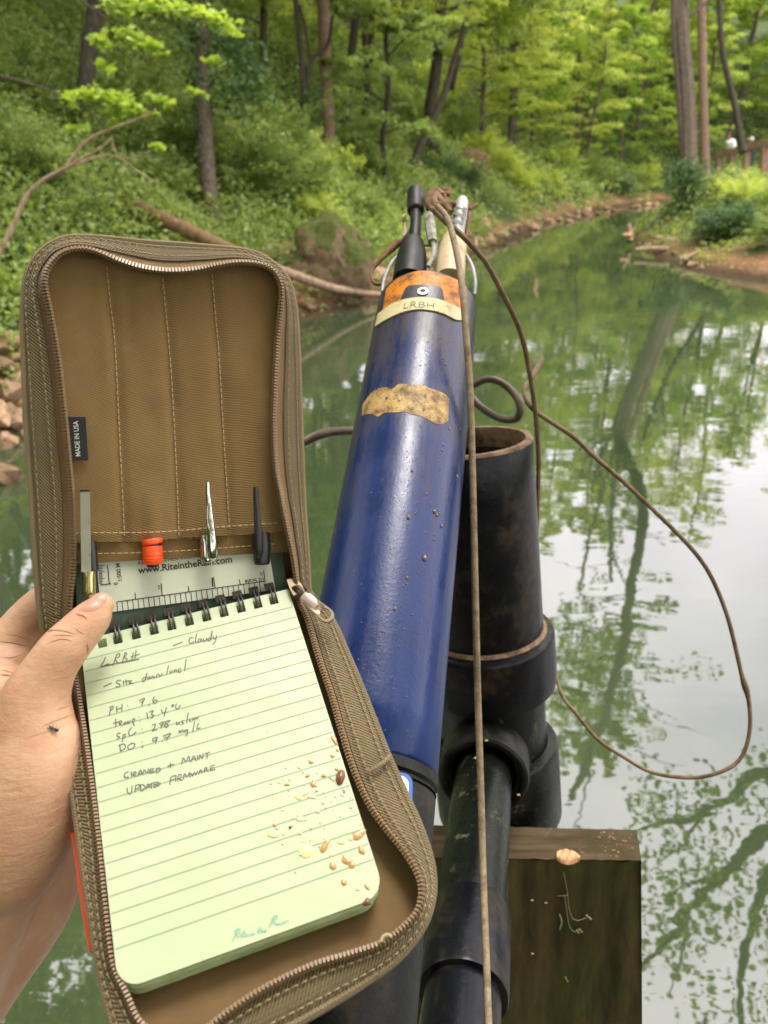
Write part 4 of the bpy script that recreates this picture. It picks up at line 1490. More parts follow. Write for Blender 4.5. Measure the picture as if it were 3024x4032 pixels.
mb.grid(np.array(rows))
part('end_grain', mb, MT['board_top'], o)

# debris on the board
mb = MB()
rows = []
for j in range(7):
    f = j / 6
    for_ = []
    for i in range(13):
        g_ = i / 12
        px = 2192 + 92 * g_
        wd = 62 * math.sin(math.pi * min(1, max(0.02, g_ * 0.85 + 0.12))) ** 0.6
        py = 3372 + 8 * g_ - wd * 0.5 + wd * f - 2
        q = on_z(px, py, zt + 0.0015 + 0.0042 * math.sin(math.pi * f) * (1 - 0.5 * g_) + 0.0014 * math.sin(i * 1.7 + j) + 0.002 * max(0, g_ - 0.75) * 4)
        for_.append(q)
    rows.append(for_)
mb.grid(np.array(rows), flip=True)
single('seed_husk', mb, MT['husk'], 'curled tan seed husk lying on top of the board', 'husk')
mb = MB()
for k in range(46):
    px = min(2490, max(2200, random.gauss(2400, 60))); py = random.uniform(3275, 3375)
    mb.ball(on_z(px, py, zt + 0.001), random.uniform(0.0003, 0.0013), 5, 4, (random.uniform(.7, 2), random.uniform(.7, 1.6), 0.6))
single('crumbs', mb, MT['crumb'], kind='stuff')
nface = np.cross(bf_r - bf_l, dn_r); nface /= np.linalg.norm(nface)
if nface @ AF > 0: nface = -nface
BP = Plane(bf_l + nface * 0.002, bf_r + nface * 0.002, bf_l + dn_r + nface * 0.002)
mb = MB()
for pts in [[(2219, 3434), (2234, 3510), (2241, 3580), (2264, 3624), (2315, 3612)], [(2224, 3530), (2240, 3640), (2262, 3668), (2280, 3672)], [(2196, 3528), (2236, 3526)]]:
    mb.tube(smooth([BP.hit(x, y, 0.001) for x, y in pts], 14), 0.0003, 5)
for px, py in [(2318, 3612), (2310, 3606), (2326, 3618), (2282, 3660), (2290, 3668), (2278, 3672), (2272, 3664)]:
    mb.ball(BP.hit(px, py, 0.0012), 0.0012, 6, 5)
single('flower_stalk', mb, MT['pale'], 'thin pale flower stalk with tiny white heads stuck to the board', 'flower stalk')
mb = MB()
for pts in [[(2203, 3600), (2212, 3630), (2204, 3660)], [(2226, 3846), (2236, 3866)], [(2145, 3290), (2160, 3275), (2170, 3262)], [(1846, 3170), (1852, 3200), (1848, 3215)], [(1735, 3500), (1742, 3520), (1738, 3545)]]:
    pl = BP if pts[0][0] > 2100 else None
    mb.tube(smooth([BP.hit(x, y, 0.001) if pl else P(x, y, 0.655) for x, y in pts], 8), 0.0006, 5)
for px, py, d in [(2095, 3545, 0), (2150, 3555, 0), (2097, 3755, 0), (1872, 2985, 0.67), (1915, 2916, 0.67), (2042, 3130, 0.66)]:
    mb.ball(BP.hit(px, py, 0.001) if d == 0 else P(px, py, d), 0.0011, 5, 4, (1.6, 1, 0.7))
single('plant_fibres', mb, MT['pale'], kind='stuff')

# ---- the blue probe (a long cylinder leaning on the pipe rim, top end away from the viewer)
S0 = P(1693, 1148, 0.671)
S1 = P(1433, 3000, 0.438)
Sa = S0 - S1; SL = np.linalg.norm(Sa); Sa /= SL        # axis, towards the top end
RS = 0.0425
Sx = -AF - Sa * (-AF @ Sa); Sx /= np.linalg.norm(Sx)   # faces the viewer
Sy = np.cross(Sa, Sx)


def cyl_hit(px, py, r=RS):
    d = ray(px, py)
    o_ = EYEP - S0
    d2 = d - Sa * (d @ Sa); o2_ = o_ - Sa * (o_ @ Sa)
    a = d2 @ d2; b = 2 * d2 @ o2_; c = o2_ @ o2_ - r * r
    disc = b * b - 4 * a * c
    t = (-b - math.sqrt(max(disc, 0))) / (2 * a)
    q = o_ + d * t
    return math.atan2(q @ Sy, q @ Sx), q @ Sa


def cyl_at(th, h, r=RS):
    return S0 + Sa * h + r * (math.cos(th) * Sx + math.sin(th) * Sy)


def patch(mb, top, bot, off, n=28, m=7, thick=True):
    """skin over the probe between two traced curves (photo points)"""
    a = np.array([cyl_hit(*p) for p in smooth(top, n)]); b = np.array([cyl_hit(*p) for p in smooth(bot, n)])
    rows = [[cyl_at(*(a[i] * (1 - j / m) + b[i] * j / m), RS + off) for i in range(n)] for j in range(m + 1)]
    if thick:
        rows = [[cyl_at(*a[i], RS - 0.0002) for i in range(n)]] + rows + [[cyl_at(*b[i], RS - 0.0002) for i in range(n)]]
    uv = None
    mb.grid(np.array(rows), uv, flip=True)


z7 = lambda *pts: [(1450 + 0.3014 * x, 720 + 0.3014 * y) for x, y in pts]
z8 = lambda *pts: [(1200 + 0.663 * x, 1300 + 0.663 * y) for x, y in pts]

_, h_rim = cyl_hit(*z7((650, 1142))[0])
_, h_seam = cyl_hit(1600, 2978)
sonde = thing('water_probe', 'long blue cylindrical water probe with a cream LRBH label, leaning on the black pipe', 'probe', S0 - Sa * 0.4)
mb = MB()
hs = [h_seam + 0.0005] + list(np.linspace(h_seam + 0.002, h_rim - 0.004, 16)) + [h_rim - 0.0008]
prof = [(h, RS - (0.0012 if i == 0 else 0)) for i, h in enumerate(hs)]
mb.lathe(S0, Sa, prof, 72, ref=Sx)
part('tube', mb, MT['blue'], sonde)
mb = MB(); mb.lathe(S0, Sa, [(h_rim - 0.0008, RS - 0.0002), (h_rim, RS - 0.001), (h_rim + 0.0008, RS - 0.003), (h_rim - 0.001, RS - 0.0055), (h_rim - 0.02, RS - 0.006)], 72, ref=Sx); part('rim', mb, MT['rim'], sonde)
mb = MB(); mb.lathe(S0, Sa, [(h_rim - 0.018, 0.002), (h_rim - 0.018, RS - 0.006)], 40, ref=Sx); part('head_plate', mb, MT['rubber'], sonde)
mb = MB()
mb.lathe(S0, Sa, [(h_seam + 0.001, RS - 0.002), (h_seam - 0.0005, RS + 0.0004), (h_seam - 0.006, RS + 0.0006), (h_seam - 0.0075, RS - 0.0012), (h_seam - 0.009, RS - 0.0012), (h_seam - 0.010, RS + 0.0002)], 72, ref=Sx)
part('seal_ring', mb, MT['rubber'], sonde)
mb = MB(); mb.lathe(S0, Sa, [(h_seam - 0.010, RS - 0.001), (h_seam - 0.012, RS), (h_seam - 0.05, RS), (h_seam - 0.13, RS), (h_seam - 0.132, RS - 0.004), (h_seam - 0.14, RS - 0.004)], 72, ref=Sx); part('lower_body', mb, MT['rubber'], sonde)
# slotted guard at the sensor end
mb = MB()
gh0, gh1 = h_seam - 0.14, h_seam - 0.30
mb.lathe(S0, Sa, [(gh0, RS - 0.003), (gh0 - 0.002, RS + 0.001), (gh0 - 0.018, RS + 0.001), (gh0 - 0.02, RS - 0.004)], 48, ref=Sx)
mb.lathe(S0, Sa, [(gh1 + 0.02, RS - 0.004), (gh1 + 0.018, RS + 0.001), (gh1, RS + 0.001), (gh1 - 0.003, RS - 0.006), (gh1 - 0.003, 0.004)], 48, ref=Sx)
for k in range(6):
    a0 = k * math.pi / 3 + 0.3
    rows = [[cyl_at(a0 + 0.55 * (i / 6 - 0.5), gh0 - 0.018 + (gh1 - gh0 + 0.036) * j / 6, RS + 0.0008) for i in range(7)] for j in range(7)]
    mb.grid(np.array(rows))
part('sensor_guard', mb, MT['rubber'], sonde)
mb = MB(); mb.lathe(S0, Sa, [(gh0, 0.027), (gh1 + 0.005, 0.027)], 32, ref=Sx); part('sensor_core', mb, MT['black_plastic'], sonde)

mb = MB()
patch(mb, z7((238, 1385), (350, 1275), (500, 1200), (640, 1157), (800, 1160), (950, 1195), (1100, 1245), (1240, 1315), (1288, 1372)),
      z7((196, 1652), (300, 1605), (450, 1560), (650, 1530), (850, 1540), (1000, 1580), (1120, 1625), (1215, 1670), (1275, 1710)), 0.0004, 36, 8)
part('ochre_band', mb, MT['ochre'], sonde)
mb = MB()
patch(mb, z7((470, 1430), (500, 1378), (560, 1350), (700, 1340), (850, 1347), (925, 1365), (965, 1400), (978, 1470)),
      z7((420, 1560), (480, 1548), (560, 1532), (700, 1520), (850, 1530), (920, 1545), (975, 1562), (1000, 1575)), 0.0009, 26, 5)
part('blue_plate', mb, MT['blue'], sonde)
mb = MB()
patch(mb, z7((138, 1722), (180, 1690), (300, 1605), (450, 1542), (650, 1510), (850, 1522), (1000, 1562), (1130, 1618), (1240, 1685)),
      z7((104, 1885), (170, 1840), (285, 1775), (450, 1702), (650, 1665), (850, 1684), (1000, 1730), (1130, 1795), (1226, 1802)), 0.0013, 36, 5)
lab = part('name_label', mb, MT['label'], sonde)
mb = MB()
for st in [[(485, 1572), (466, 1642), (522, 1634)], [(553, 1634), (560, 1558)], [(560, 1558), (606, 1556), (619, 1572), (602, 1594), (560, 1598)], [(592, 1598), (630, 1630)],
           [(665, 1625), (666, 1560)], [(666, 1560), (716, 1558), (732, 1574), (714, 1589), (666, 1591)], [(714, 1590), (742, 1607), (722, 1623), (665, 1625)],
           [(775, 1564), (770, 1630)], [(857, 1571), (850, 1640)], [(773, 1598), (853, 1606)]]:
    q = z7(*st)
    pp = []
    for a, b in zip(q[:-1], q[1:]):
        for f in np.linspace(0, 1, 6):
            pp.append(cyl_at(*cyl_hit(a[0] + (b[0] - a[0]) * f, a[1] + (b[1] - a[1]) * f, RS + 0.0013), RS + 0.00155))
    pp = np.array(pp)
    keep = np.concatenate([[True], np.linalg.norm(np.diff(pp, axis=0), axis=1) > 1e-6])
    mb.ribbon(pp[keep], Sx, 0.00072)
part('lettering', mb, MT['ink'], lab)
mb = MB()
patch(mb, z8((346, 440), (390, 380), (430, 352), (480, 338), (520, 350), (560, 320), (640, 326), (700, 328), (745, 346), (790, 362), (830, 380), (856, 410)),
      z8((338, 512), (375, 498), (412, 502), (436, 515), (470, 494), (530, 490), (600, 486), (625, 500), (690, 512), (745, 540), (800, 563), (850, 540)), 0.00025, 40, 5)
part('torn_sticker', mb, MT['torn'], sonde)
mb = MB()
for cx_, cy__, r_ in [(485, 408, 9), (715, 394, 12), (705, 472, 11), (560, 420, 6), (515, 345, 6)]:
    th0, hh0 = cyl_hit(*z8((cx_, cy__))[0])
    k = r_ * 0.663 * 0.56 / F
    poly = [cyl_at(th0 + k / RS * 0.9 * math.cos(a) * (0.8 + 0.3 * math.sin(3 * a + cx_)), hh0 + k * 1.5 * math.sin(a), RS + 0.0004) for a in np.linspace(0, 6.283, 11)[:-1]]
    mb.add(poly, [tuple(range(10))])
part('torn_hole', mb, MT['blue'], sonde)
# socket screw in the plate
th0, hh0 = cyl_hit(*z7((713, 1438))[0])
c0 = cyl_at(th0, hh0, RS); nn = math.cos(th0) * Sx + math.sin(th0) * Sy
mb = MB(); mb.lathe(c0, nn, [(0.0005, 0.0046), (0.0016, 0.0046), (0.0021, 0.0041), (0.0021, 0.0024), (0.0004, 0.0022)], 24); scr = part('screw', mb, MT['metal'], sonde)
mb = MB(); mb.lathe(c0, nn, [(0.0013, 0.0026), (0.0014, 0.0001)], 6); part('hex_socket', mb, MT['ink'], scr)
# maker's badge on the black section, mostly behind the case
def px_patch(mb, x0, y0, x1, y1, rad, off, skew=0):
    pts = []
    for cx_, cy__, a0 in [(x1 - rad, y0 + rad, -90), (x1 - rad, y1 - rad, 0), (x0 + rad, y1 - rad, 90), (x0 + rad, y0 + rad, 180)]:
        for a in range(0, 91, 15):
            an = R(a0 + a)
            pts.append((cx_ + rad * math.cos(an), cy__ + rad * math.sin(an)))
    hit = [cyl_hit(x, y + skew * (x - x0)) for x, y in pts]
    mb.add([cyl_at(a, h, RS + off) for a, h in hit], [tuple(range(len(hit)))[::-1]])
mb = MB(); px_patch(mb, 1490, 3028, 1622, 3200, 34, 0.0004, 0.16); bd = part('badge', mb, MT['badge_blue'], sonde)
mb = MB(); px_patch(mb, 1496, 3042, 1606, 3188, 28, 0.0007, 0.16); part('badge_face', mb, MT['badge_white'], bd)
mb = MB()
ring = [cyl_at(*cyl_hit(1546 + 40 * math.cos(a), 3124 + 50 * math.sin(a) + 6 * math.cos(a)), RS + 0.0011) for a in np.linspace(0, 6.283, 33)]
mb.ribbon(ring, Sx, 0.0022)
part('badge_letter', mb, MT['ink'], bd)
# specks and droplets of brown gunk
mb = MB()
SP = [(*z8((x, y))[0], r) for x, y, r in [(637, 835, 11), (615, 1112, 15), (770, 1078, 15), (785, 1100, 11), (812, 1165, 12), (712, 1355, 20), (607, 1470, 11), (535, 1655, 12), (724, 973, 9), (860, 587, 10), (838, 203, 9),
      (815, 715, 8), (637, 1690, 6), (590, 1775, 6), (820, 680, 8), (800, 1092, 9), (770, 1215, 6), (768, 1245, 6), (690, 1868, 5), (655, 1088, 7), (750, 1043, 5), (822, 168, 7), (842, 365, 7), (905, 870, 12), (672, 1440, 5)]]
for i in range(620):
    y = 1330 + 1620 * random.random() ** 1.4; f = (y - 1148) / 1852
    cx0 = 1693 - 260 * f
    SP.append((cx0 + random.gauss(60, 80), y, random.choice([1.6, 2, 2.6, 3.4, 5])))
for x, y, r in SP:
    th0, hh0 = cyl_hit(x, y)
    k = r * 0.66 * 0.55 / F * 0.85
    nn = math.cos(th0) * Sx + math.sin(th0) * Sy
    fr_ = np.array([np.cross(Sa, nn), Sa, nn])
    mb.ball(cyl_at(th0, hh0), k, 7, 5, (0.9, 1.25, 0.8), fr_)
part('specks', mb, MT['gunk'], sonde, kind='stuff')


# ---- what sticks out of the head of the probe
def ax_depth(py, off=0.0):
    """lens depth of the probe axis, carried on beyond its top, at photo height py"""
    lo, hi = -0.5, 0.5
    for _ in range(50):
        md = (lo + hi) / 2
        q = S0 + Sa * md - EYEP
        if 2016 - F * (q @ AU) / (q @ AF) > py: lo = md
        else: hi = md
    return (S0 + Sa * lo - EYEP) @ AF + off


def px_tube(mb, pts, hw, off=0.0, n=20, sides=12, d=None, caps=True):
    """tube through photo points with half widths in photo pixels"""
    q = np.array([P(x, y, ax_depth(y, off) if d is None else d) for x, y in pts])
    dd = np.array([(p - EYEP) @ AF for p in q])
    hw = np.full(len(pts), hw, float) if np.isscalar(hw) else np.array(hw, float)
    r = hw * dd / F
    s = smooth(np.hstack([q, r[:, None]]), n)
    mb.tube(s[:, :3], s[:, 3], sides, caps)
    return s[:, :3]


zz = lambda k: k * 0.3014
o = thing('cable_connector', 'black rubber connector with a round cap on the left of the probe head', 'connector', P(*z7((590, 1240))[0], ax_depth(1090)))
mb = MB(); px_tube(mb, z7((620, 385), (618, 550), (600, 780), (590, 830)), [zz(70), zz(74), zz(80), zz(84)], -0.004, 14, 20); part('stem', mb, MT['rubber'], o)
mb = MB(); px_tube(mb, z7((625, 110), (624, 118), (622, 150), (620, 330), (620, 368), (620, 385)), [zz(96), zz(108), zz(114), zz(113), zz(110), zz(80)], -0.004, 26, 24); part('cap', mb, MT['rubber'], o)
mb = MB(); px_tube(mb, z7((580, 775), (580, 790), (570, 950), (552, 1120), (535, 1300)), [zz(120), zz(142), zz(190), zz(212), zz(222)], 0.0, 22, 32)
part('grip', mb, MT['rubber'], o)
o = thing('tan_plug', 'tan tapered plug with a silver black-banded sleeve on the right of the probe head', 'plug', P(*z7((1060, 1240))[0], ax_depth(1090)))
mb = MB(); px_tube(mb, z7((1148, 645), (1145, 665), (1125, 760), (1095, 900), (1075, 1050), (1060, 1280)), [zz(70), zz(105), zz(160), zz(188), zz(196), zz(200)], 0.002, 26, 32); part('plug_body', mb, MT['tan_plug'], o)
mb = MB(); s_ = px_tube(mb, z7((1232, 210), (1230, 222), (1225, 270), (1205, 400), (1188, 520)), [zz(40), zz(66), zz(84), zz(90), zz(92)], 0.0, 22, 24); sl = part('sleeve', mb, MT['silver'], o)
mb = MB(); px_tube(mb, z7((1190, 500), (1178, 560), (1160, 680)), [zz(90), zz(92), zz(96)], 0.0, 10, 24); part('collar', mb, MT['steel'], o)
mb = MB()
for a, b, w in [((1150, 310), (1290, 335), 12), ((1105, 375), (1275, 425), 20), ((1085, 470), (1250, 520), 22), ((1215, 350), (1285, 385), 14), ((1200, 435), (1262, 462), 14), ((1240, 300), (1295, 352), 10)]:
    pa, pb = np.array(z7(a)[0]), np.array(z7(b)[0])
    rows = []
    for k in (-0.5, 0.5):
        r_ = []
        for f in np.linspace(0, 1, 11):
            q = pa + (pb - pa) * f + np.array([0, zz(w) * 2.2 * k + 9 * (math.sin(math.pi * f)) * 0.5])
            r_.append(P(q[0], q[1], ax_depth(q[1]) - 0.0112 * (0.93 + 0.07 * math.sin(math.pi * f))))
        rows.append(r_)
    mb.grid(np.array(rows))
part('printed_band', mb, MT['ink'], sl)

o = thing('bail_handle', 'curved steel wire bail arching over the probe head', 'bail', P(*z7((180, 1420))[0], ax_depth(1148)))
mb = MB()
px_tube(mb, z7((182, 1425), (195, 1330), (220, 1230), (280, 1090), (340, 1000), (400, 945)), [zz(20), zz(24), zz(24), zz(24), zz(22), zz(20)], -0.003, 24, 10)
px_tube(mb, z7((1270, 930), (1300, 975), (1350, 1070), (1385, 1200), (1400, 1330), (1388, 1460)), [zz(18), zz(22), zz(25), zz(26), zz(25), zz(20)], -0.003, 24, 10)
px_tube(mb, z7((400, 945), (560, 850), (750, 815), (980, 830), (1150, 870), (1270, 930)), zz(20), 0.03, 26, 10)
part('wire', mb, MT['steel'], o)
o = thing('quick_link', 'grey steel screw link hanging between the two connectors', 'link', P(*z7((840, 1050))[0], ax_depth(1030)))
mb = MB(); s_ = px_tube(mb, z7((790, 420), (800, 500), (820, 640), (838, 770)), [zz(62), zz(68), zz(72), zz(62)], -0.013, 14, 6); part('nut', mb, MT['link'], o)
mb = MB(); px_tube(mb, z7((842, 770), (858, 860), (845, 960), (815, 1030), (780, 1095)), zz(30), -0.012, 16, 8)
part('hook', mb, MT['link'], o)
mb = MB(); px_tube(mb, z7((880, 790), (885, 900), (862, 1000), (830, 1060), (790, 1090)), zz(26), -0.004, 16, 8); part('rod', mb, MT['link'], o)
mb = MB(); px_tube(mb, z7((800, 430), (806, 370), (830, 330), (870, 330)), zz(26), -0.010, 12, 8); part('eye', mb, MT['link'], o)
o = thing('tether', 'brown sheathed tether strap curling off the left side of the probe head', 'tether', P(*z7((190, 1320))[0], ax_depth(1118)))
mb = MB(); px_tube(mb, z7((560, 600), (500, 670), (430, 745), (395, 775)), [zz(13), zz(14), zz(16), zz(24)], 0.0, 12, 8)
px_tube(mb, z7((240, 930), (150, 1020), (75, 1110), (40, 1210), (62, 1290), (110, 1325), (185, 1318)), [zz(34), zz(28), zz(24), zz(23), zz(24), zz(24), zz(24)], 0.0, 30, 10); part('cord', mb, MT['knot'], o)
mb = MB(); px_tube(mb, z7((415, 755), (380, 790), (300, 860), (220, 945)), [zz(30), zz(50), zz(50), zz(36)], 0.0, 16, 10); part('sheath', mb, MT['knot'], o)
mb = MB()
px_tube(mb, z7((490, 470), (466, 468), (440, 466)), [zz(52), zz(62), zz(40)], 0.012, 8, 16)
px_tube(mb, z7((490, 520), (485, 650), (465, 800)), zz(26), 0.014, 10, 8)
single('cord_stopper', mb, MT['tan_plug'], 'pale round stopper and strip behind the black connector', 'stopper')
o = thing('rope_knot', 'bulky muddy brown rope knot tied at the top of the probe', 'knot', P(*z7((930, 380))[0], ax_depth(830)))
mb = MB()
for pts, hw in [(((800, 330), (790, 240), (830, 140), (900, 110), (960, 170)), (50, 62, 60, 52, 48)), (((880, 120), (930, 220), (1000, 310), (1070, 390)), (44, 58, 56, 46)), (((960, 80), (1010, 110), (1052, 78)), (32, 40, 34)),
                (((1000, 120), (1045, 150), (1062, 95)), (30, 34, 28)), (((820, 250), (900, 300), (985, 300), (1040, 240)), (58, 66, 60, 44)), (((800, 330), (860, 370), (940, 360)), (50, 54, 44)),
                (((1030, 300), (1090, 275), (1140, 292)), (44, 46, 32)), (((870, 160), (850, 260), (880, 340)), (60, 74, 60)), (((960, 230), (1020, 300), (1090, 340)), (40, 46, 36)), (((930, 100), (990, 160), (1010, 240)), (30, 34, 30))]:
    px_tube(mb, z7(*pts), [zz(h) for h in hw], -0.016, 18, 9)
part('rope', mb, MT['knot'], o)
mb = MB(); px_tube(mb, z7((1325, 300), (1318, 420), (1300, 560), (1285, 710)), [zz(26), zz(28), zz(32), zz(30)], 0.014, 16, 8)
px_tube(mb, z7((1318, 350), (1380, 310), (1425, 282)), [zz(34), zz(32), zz(18)], 0.012, 10, 8)
px_tube(mb, z7((1300, 660), (1340, 740), (1350, 800)), [zz(40), zz(52), zz(40)], 0.03, 10, 10)
single('twisted_cord', mb, MT['knot'], 'twisted brown cord end standing up behind the silver sleeve', 'cord')

# ---- the cords
o = None
pts = [(*z7((905, 310))[0], .652), (*z7((1010, 425))[0], .643), (*z7((1070, 560))[0], .632), (*z7((1130, 800))[0], .615), (*z7((1190, 1100))[0], .595), (*z7((1240, 1500))[0], .575), (1836, 1330, .565),
       (1850, 1520, .56), (1859, 1800, .555), (1866, 2100, .552), (1874, 2450, .55), (1882, 2760, .55), (1893, 3100, .54), (1903, 3450, .515), (1914, 3750, .465), (1924, 4032, .43), (1936, 4250, .40)]
q = smooth([P(*p) for p in pts], 110)
mb = MB(); mb.tube(q, np.interp(np.linspace(0, 1, 110), [0, .75, 1], [.0026, .0025, .0021]), 9)
single('tether_line', mb, MT['cord'], 'straight tan cord running from the knot down the front of the probe to the bottom', 'cord')
pts = [(*z7((860, 350))[0], .66), (*z7((980, 480))[0], .655), (*z7((1110, 585))[0], .65), (*z7((1280, 740))[0], .65), (*z7((1450, 930))[0], .66), (*z7((1570, 1090))[0], .67), (2000, 1195, .685), (2036, 1270, .70), (2062, 1350, .715), (2086, 1469, .73),
       (2106, 1603, .745), (2115, 1706, .755), (2121, 1825, .765), (2117, 1983, .78), (2112, 2141, .80), (2117, 2299, .83), (2129, 2434, .86), (2150, 2560, .88), (2177, 2631, .87), (2216, 2742, .85), (2272, 2813, .83), (2351, 2908, .82),
       (2454, 2980, .81), (2572, 3043, .80), (2730, 3062, .79), (2849, 3035, .78), (2920, 2980, .78), (2952, 2877, .78), (2948, 2758, .78), (2920, 2655, .78), (2873, 2457, .78), (2825, 2323, .78), (2770, 2220, .775), (2691, 2125, .77),
       (2572, 2007, .765), (2454, 1896, .76), (2335, 1793, .755), (2256, 1718, .75), (2177, 1666, .75), (2098, 1611, .748), (2068, 1564, .75), (2066, 1524, .755), (2090, 1492, .765), (2137, 1409, .78)]
q = smooth([P(*p) for p in pts], 240)
rad = np.interp(np.linspace(0, 1, 240), [0, .2, .35, .5, .75, 1], [.0027, .0024, .0021, .0019, .0022, .0024])
i0 = 158
rad *= 1 + 0.6 * np.exp(-((np.arange(240) - i0) / 1.6) ** 2)
mb = MB(); mb.tube(q, rad, 8)
single('looping_cord', mb, MT['cord_brown'], 'thin brown cord that loops out wide over the water and back past the pipe', 'cord')
pts = [(1180, 1748, .63), (1240, 1718, .64), (1310, 1700, .66), (1400, 1696, .69), (1500, 1690, .74), (1620, 1640, .80), (1740, 1570, .81), (1863, 1515, .80), (1916, 1494, .795), (1966, 1502, .79), (2014, 1538, .785), (2042, 1580, .78), (2048, 1622, .78),
       (2032, 1650, .785), (1990, 1652, .79), (1940, 1634, .80), (1890, 1600, .81), (1850, 1560, .82), (1780, 1540, .83)]
q = smooth([P(*p) for p in pts], 110)
mb = MB(); mb.tube(q, 0.0040, 12)
single('probe_cable', mb, MT['cable'], 'thick grey-brown cable passing behind the probe and looping above the pipe rim', 'cable')

# ================================================================== THE NOTEBOOK CASE IN THE HAND
# page plane, solved from the photographed corners of a 102 x 152 mm sheet
TLc, TRc, BLc, BRc = P(316, 2523, 0.36734), P(1135, 2319, 0.39271), P(478, 3899, 0.27732), P(1527, 3519, 0.30269)
PG = Plane(TLc, TRc, BLc)
# upper cover, held nearly face-on
UPc = Plane(P(90, 920, 0.362), P(1140, 1005, 0.396), P(160, 2440, 0.366))

UP = [((178, 2530), (268, 2470)), ((155, 2400), (278, 2336)), ((140, 2234), (288, 2234)), ((124, 1997), (286, 1997)), ((110, 1800), (272, 1820)), ((100, 1653), (257, 1660)), ((93, 1450), (232, 1430)), ((89, 1280), (200, 1237)),
      ((93, 1180), (179, 1135)), ((106, 1085), (184, 1072)), ((150, 1004), (219, 1018)), ((200, 962), (266, 988)), ((270, 936), (329, 981)), ((350, 934), (392, 998)), ((450, 941), (470, 1029)), ((549, 951), (549, 1053)),
      ((640, 958), (627, 1066)), ((720, 963), (705, 1068)), ((800, 970), (784, 1061)), ((880, 977), (862, 1045)), ((950, 985), (940, 1035)), ((1030, 1008), (1019, 1041)), ((1100, 1060), (1074, 1068)), ((1140, 1120), (1105, 1127)),
      ((1163, 1225), (1105, 1213)), ((1175, 1400), (1089, 1370)), ((1181, 1560), (1081, 1527)), ((1186, 1700), (1077, 1684)), ((1192, 1870), (1085, 1840)), ((1198, 2010), (1105, 1958)), ((1205, 2110), (1128, 2075)),
      ((1212, 2220), (1152, 2190)), ((1216, 2325), (1166, 2290))]
LO = [((1216, 2325), (1166, 2300)), ((1255, 2385), (1180, 2375)), ((1312, 2443), (1211, 2444)), ((1370, 2570), (1255, 2596)), ((1425, 2700), (1304, 2742)), ((1480, 2840), (1347, 2894)), ((1540, 2990), (1390, 3030)),
      ((1598, 3120), (1450, 3165)), ((1648, 3230), (1521, 3268)), ((1686, 3336), (1575, 3334)), ((1706, 3430), (1629, 3417)), ((1706, 3520), (1656, 3490)), ((1680, 3620), (1647, 3571)), ((1625, 3710), (1602, 3634)),
      ((1549, 3791), (1511, 3707)), ((1440, 3870), (1385, 3752)), ((1330, 3940), (1249, 3793)), ((1200, 4015), (1114, 3851)), ((1060, 4085), (996, 3915)), ((920, 4150), (888, 3987)), ((780, 4195), (790, 4060)),
      ((640, 4205), (690, 4090)), ((540, 4170), (610, 4070)), ((470, 4100), (544, 4014)), ((440, 4026), (499, 3915)), ((401, 3858), (455, 3830)), ((380, 3747), (434, 3747)), ((352, 3580), (412, 3552)), ((325, 3400), (393, 3357)),
      ((300, 3223), (368, 3134)), ((270, 3050), (342, 2939)), ((255, 2930), (325, 2827)), ((240, 2800), (312, 2756)), ((225, 2700), (298, 2675)), ((200, 2600), (280, 2570)), ((178, 2530), (268, 2480))]

case = thing('notebook_case', 'open coyote-brown zip case with pen slots, held upright in the left hand', 'case', PG.at(0.05, -0.07, -0.02))


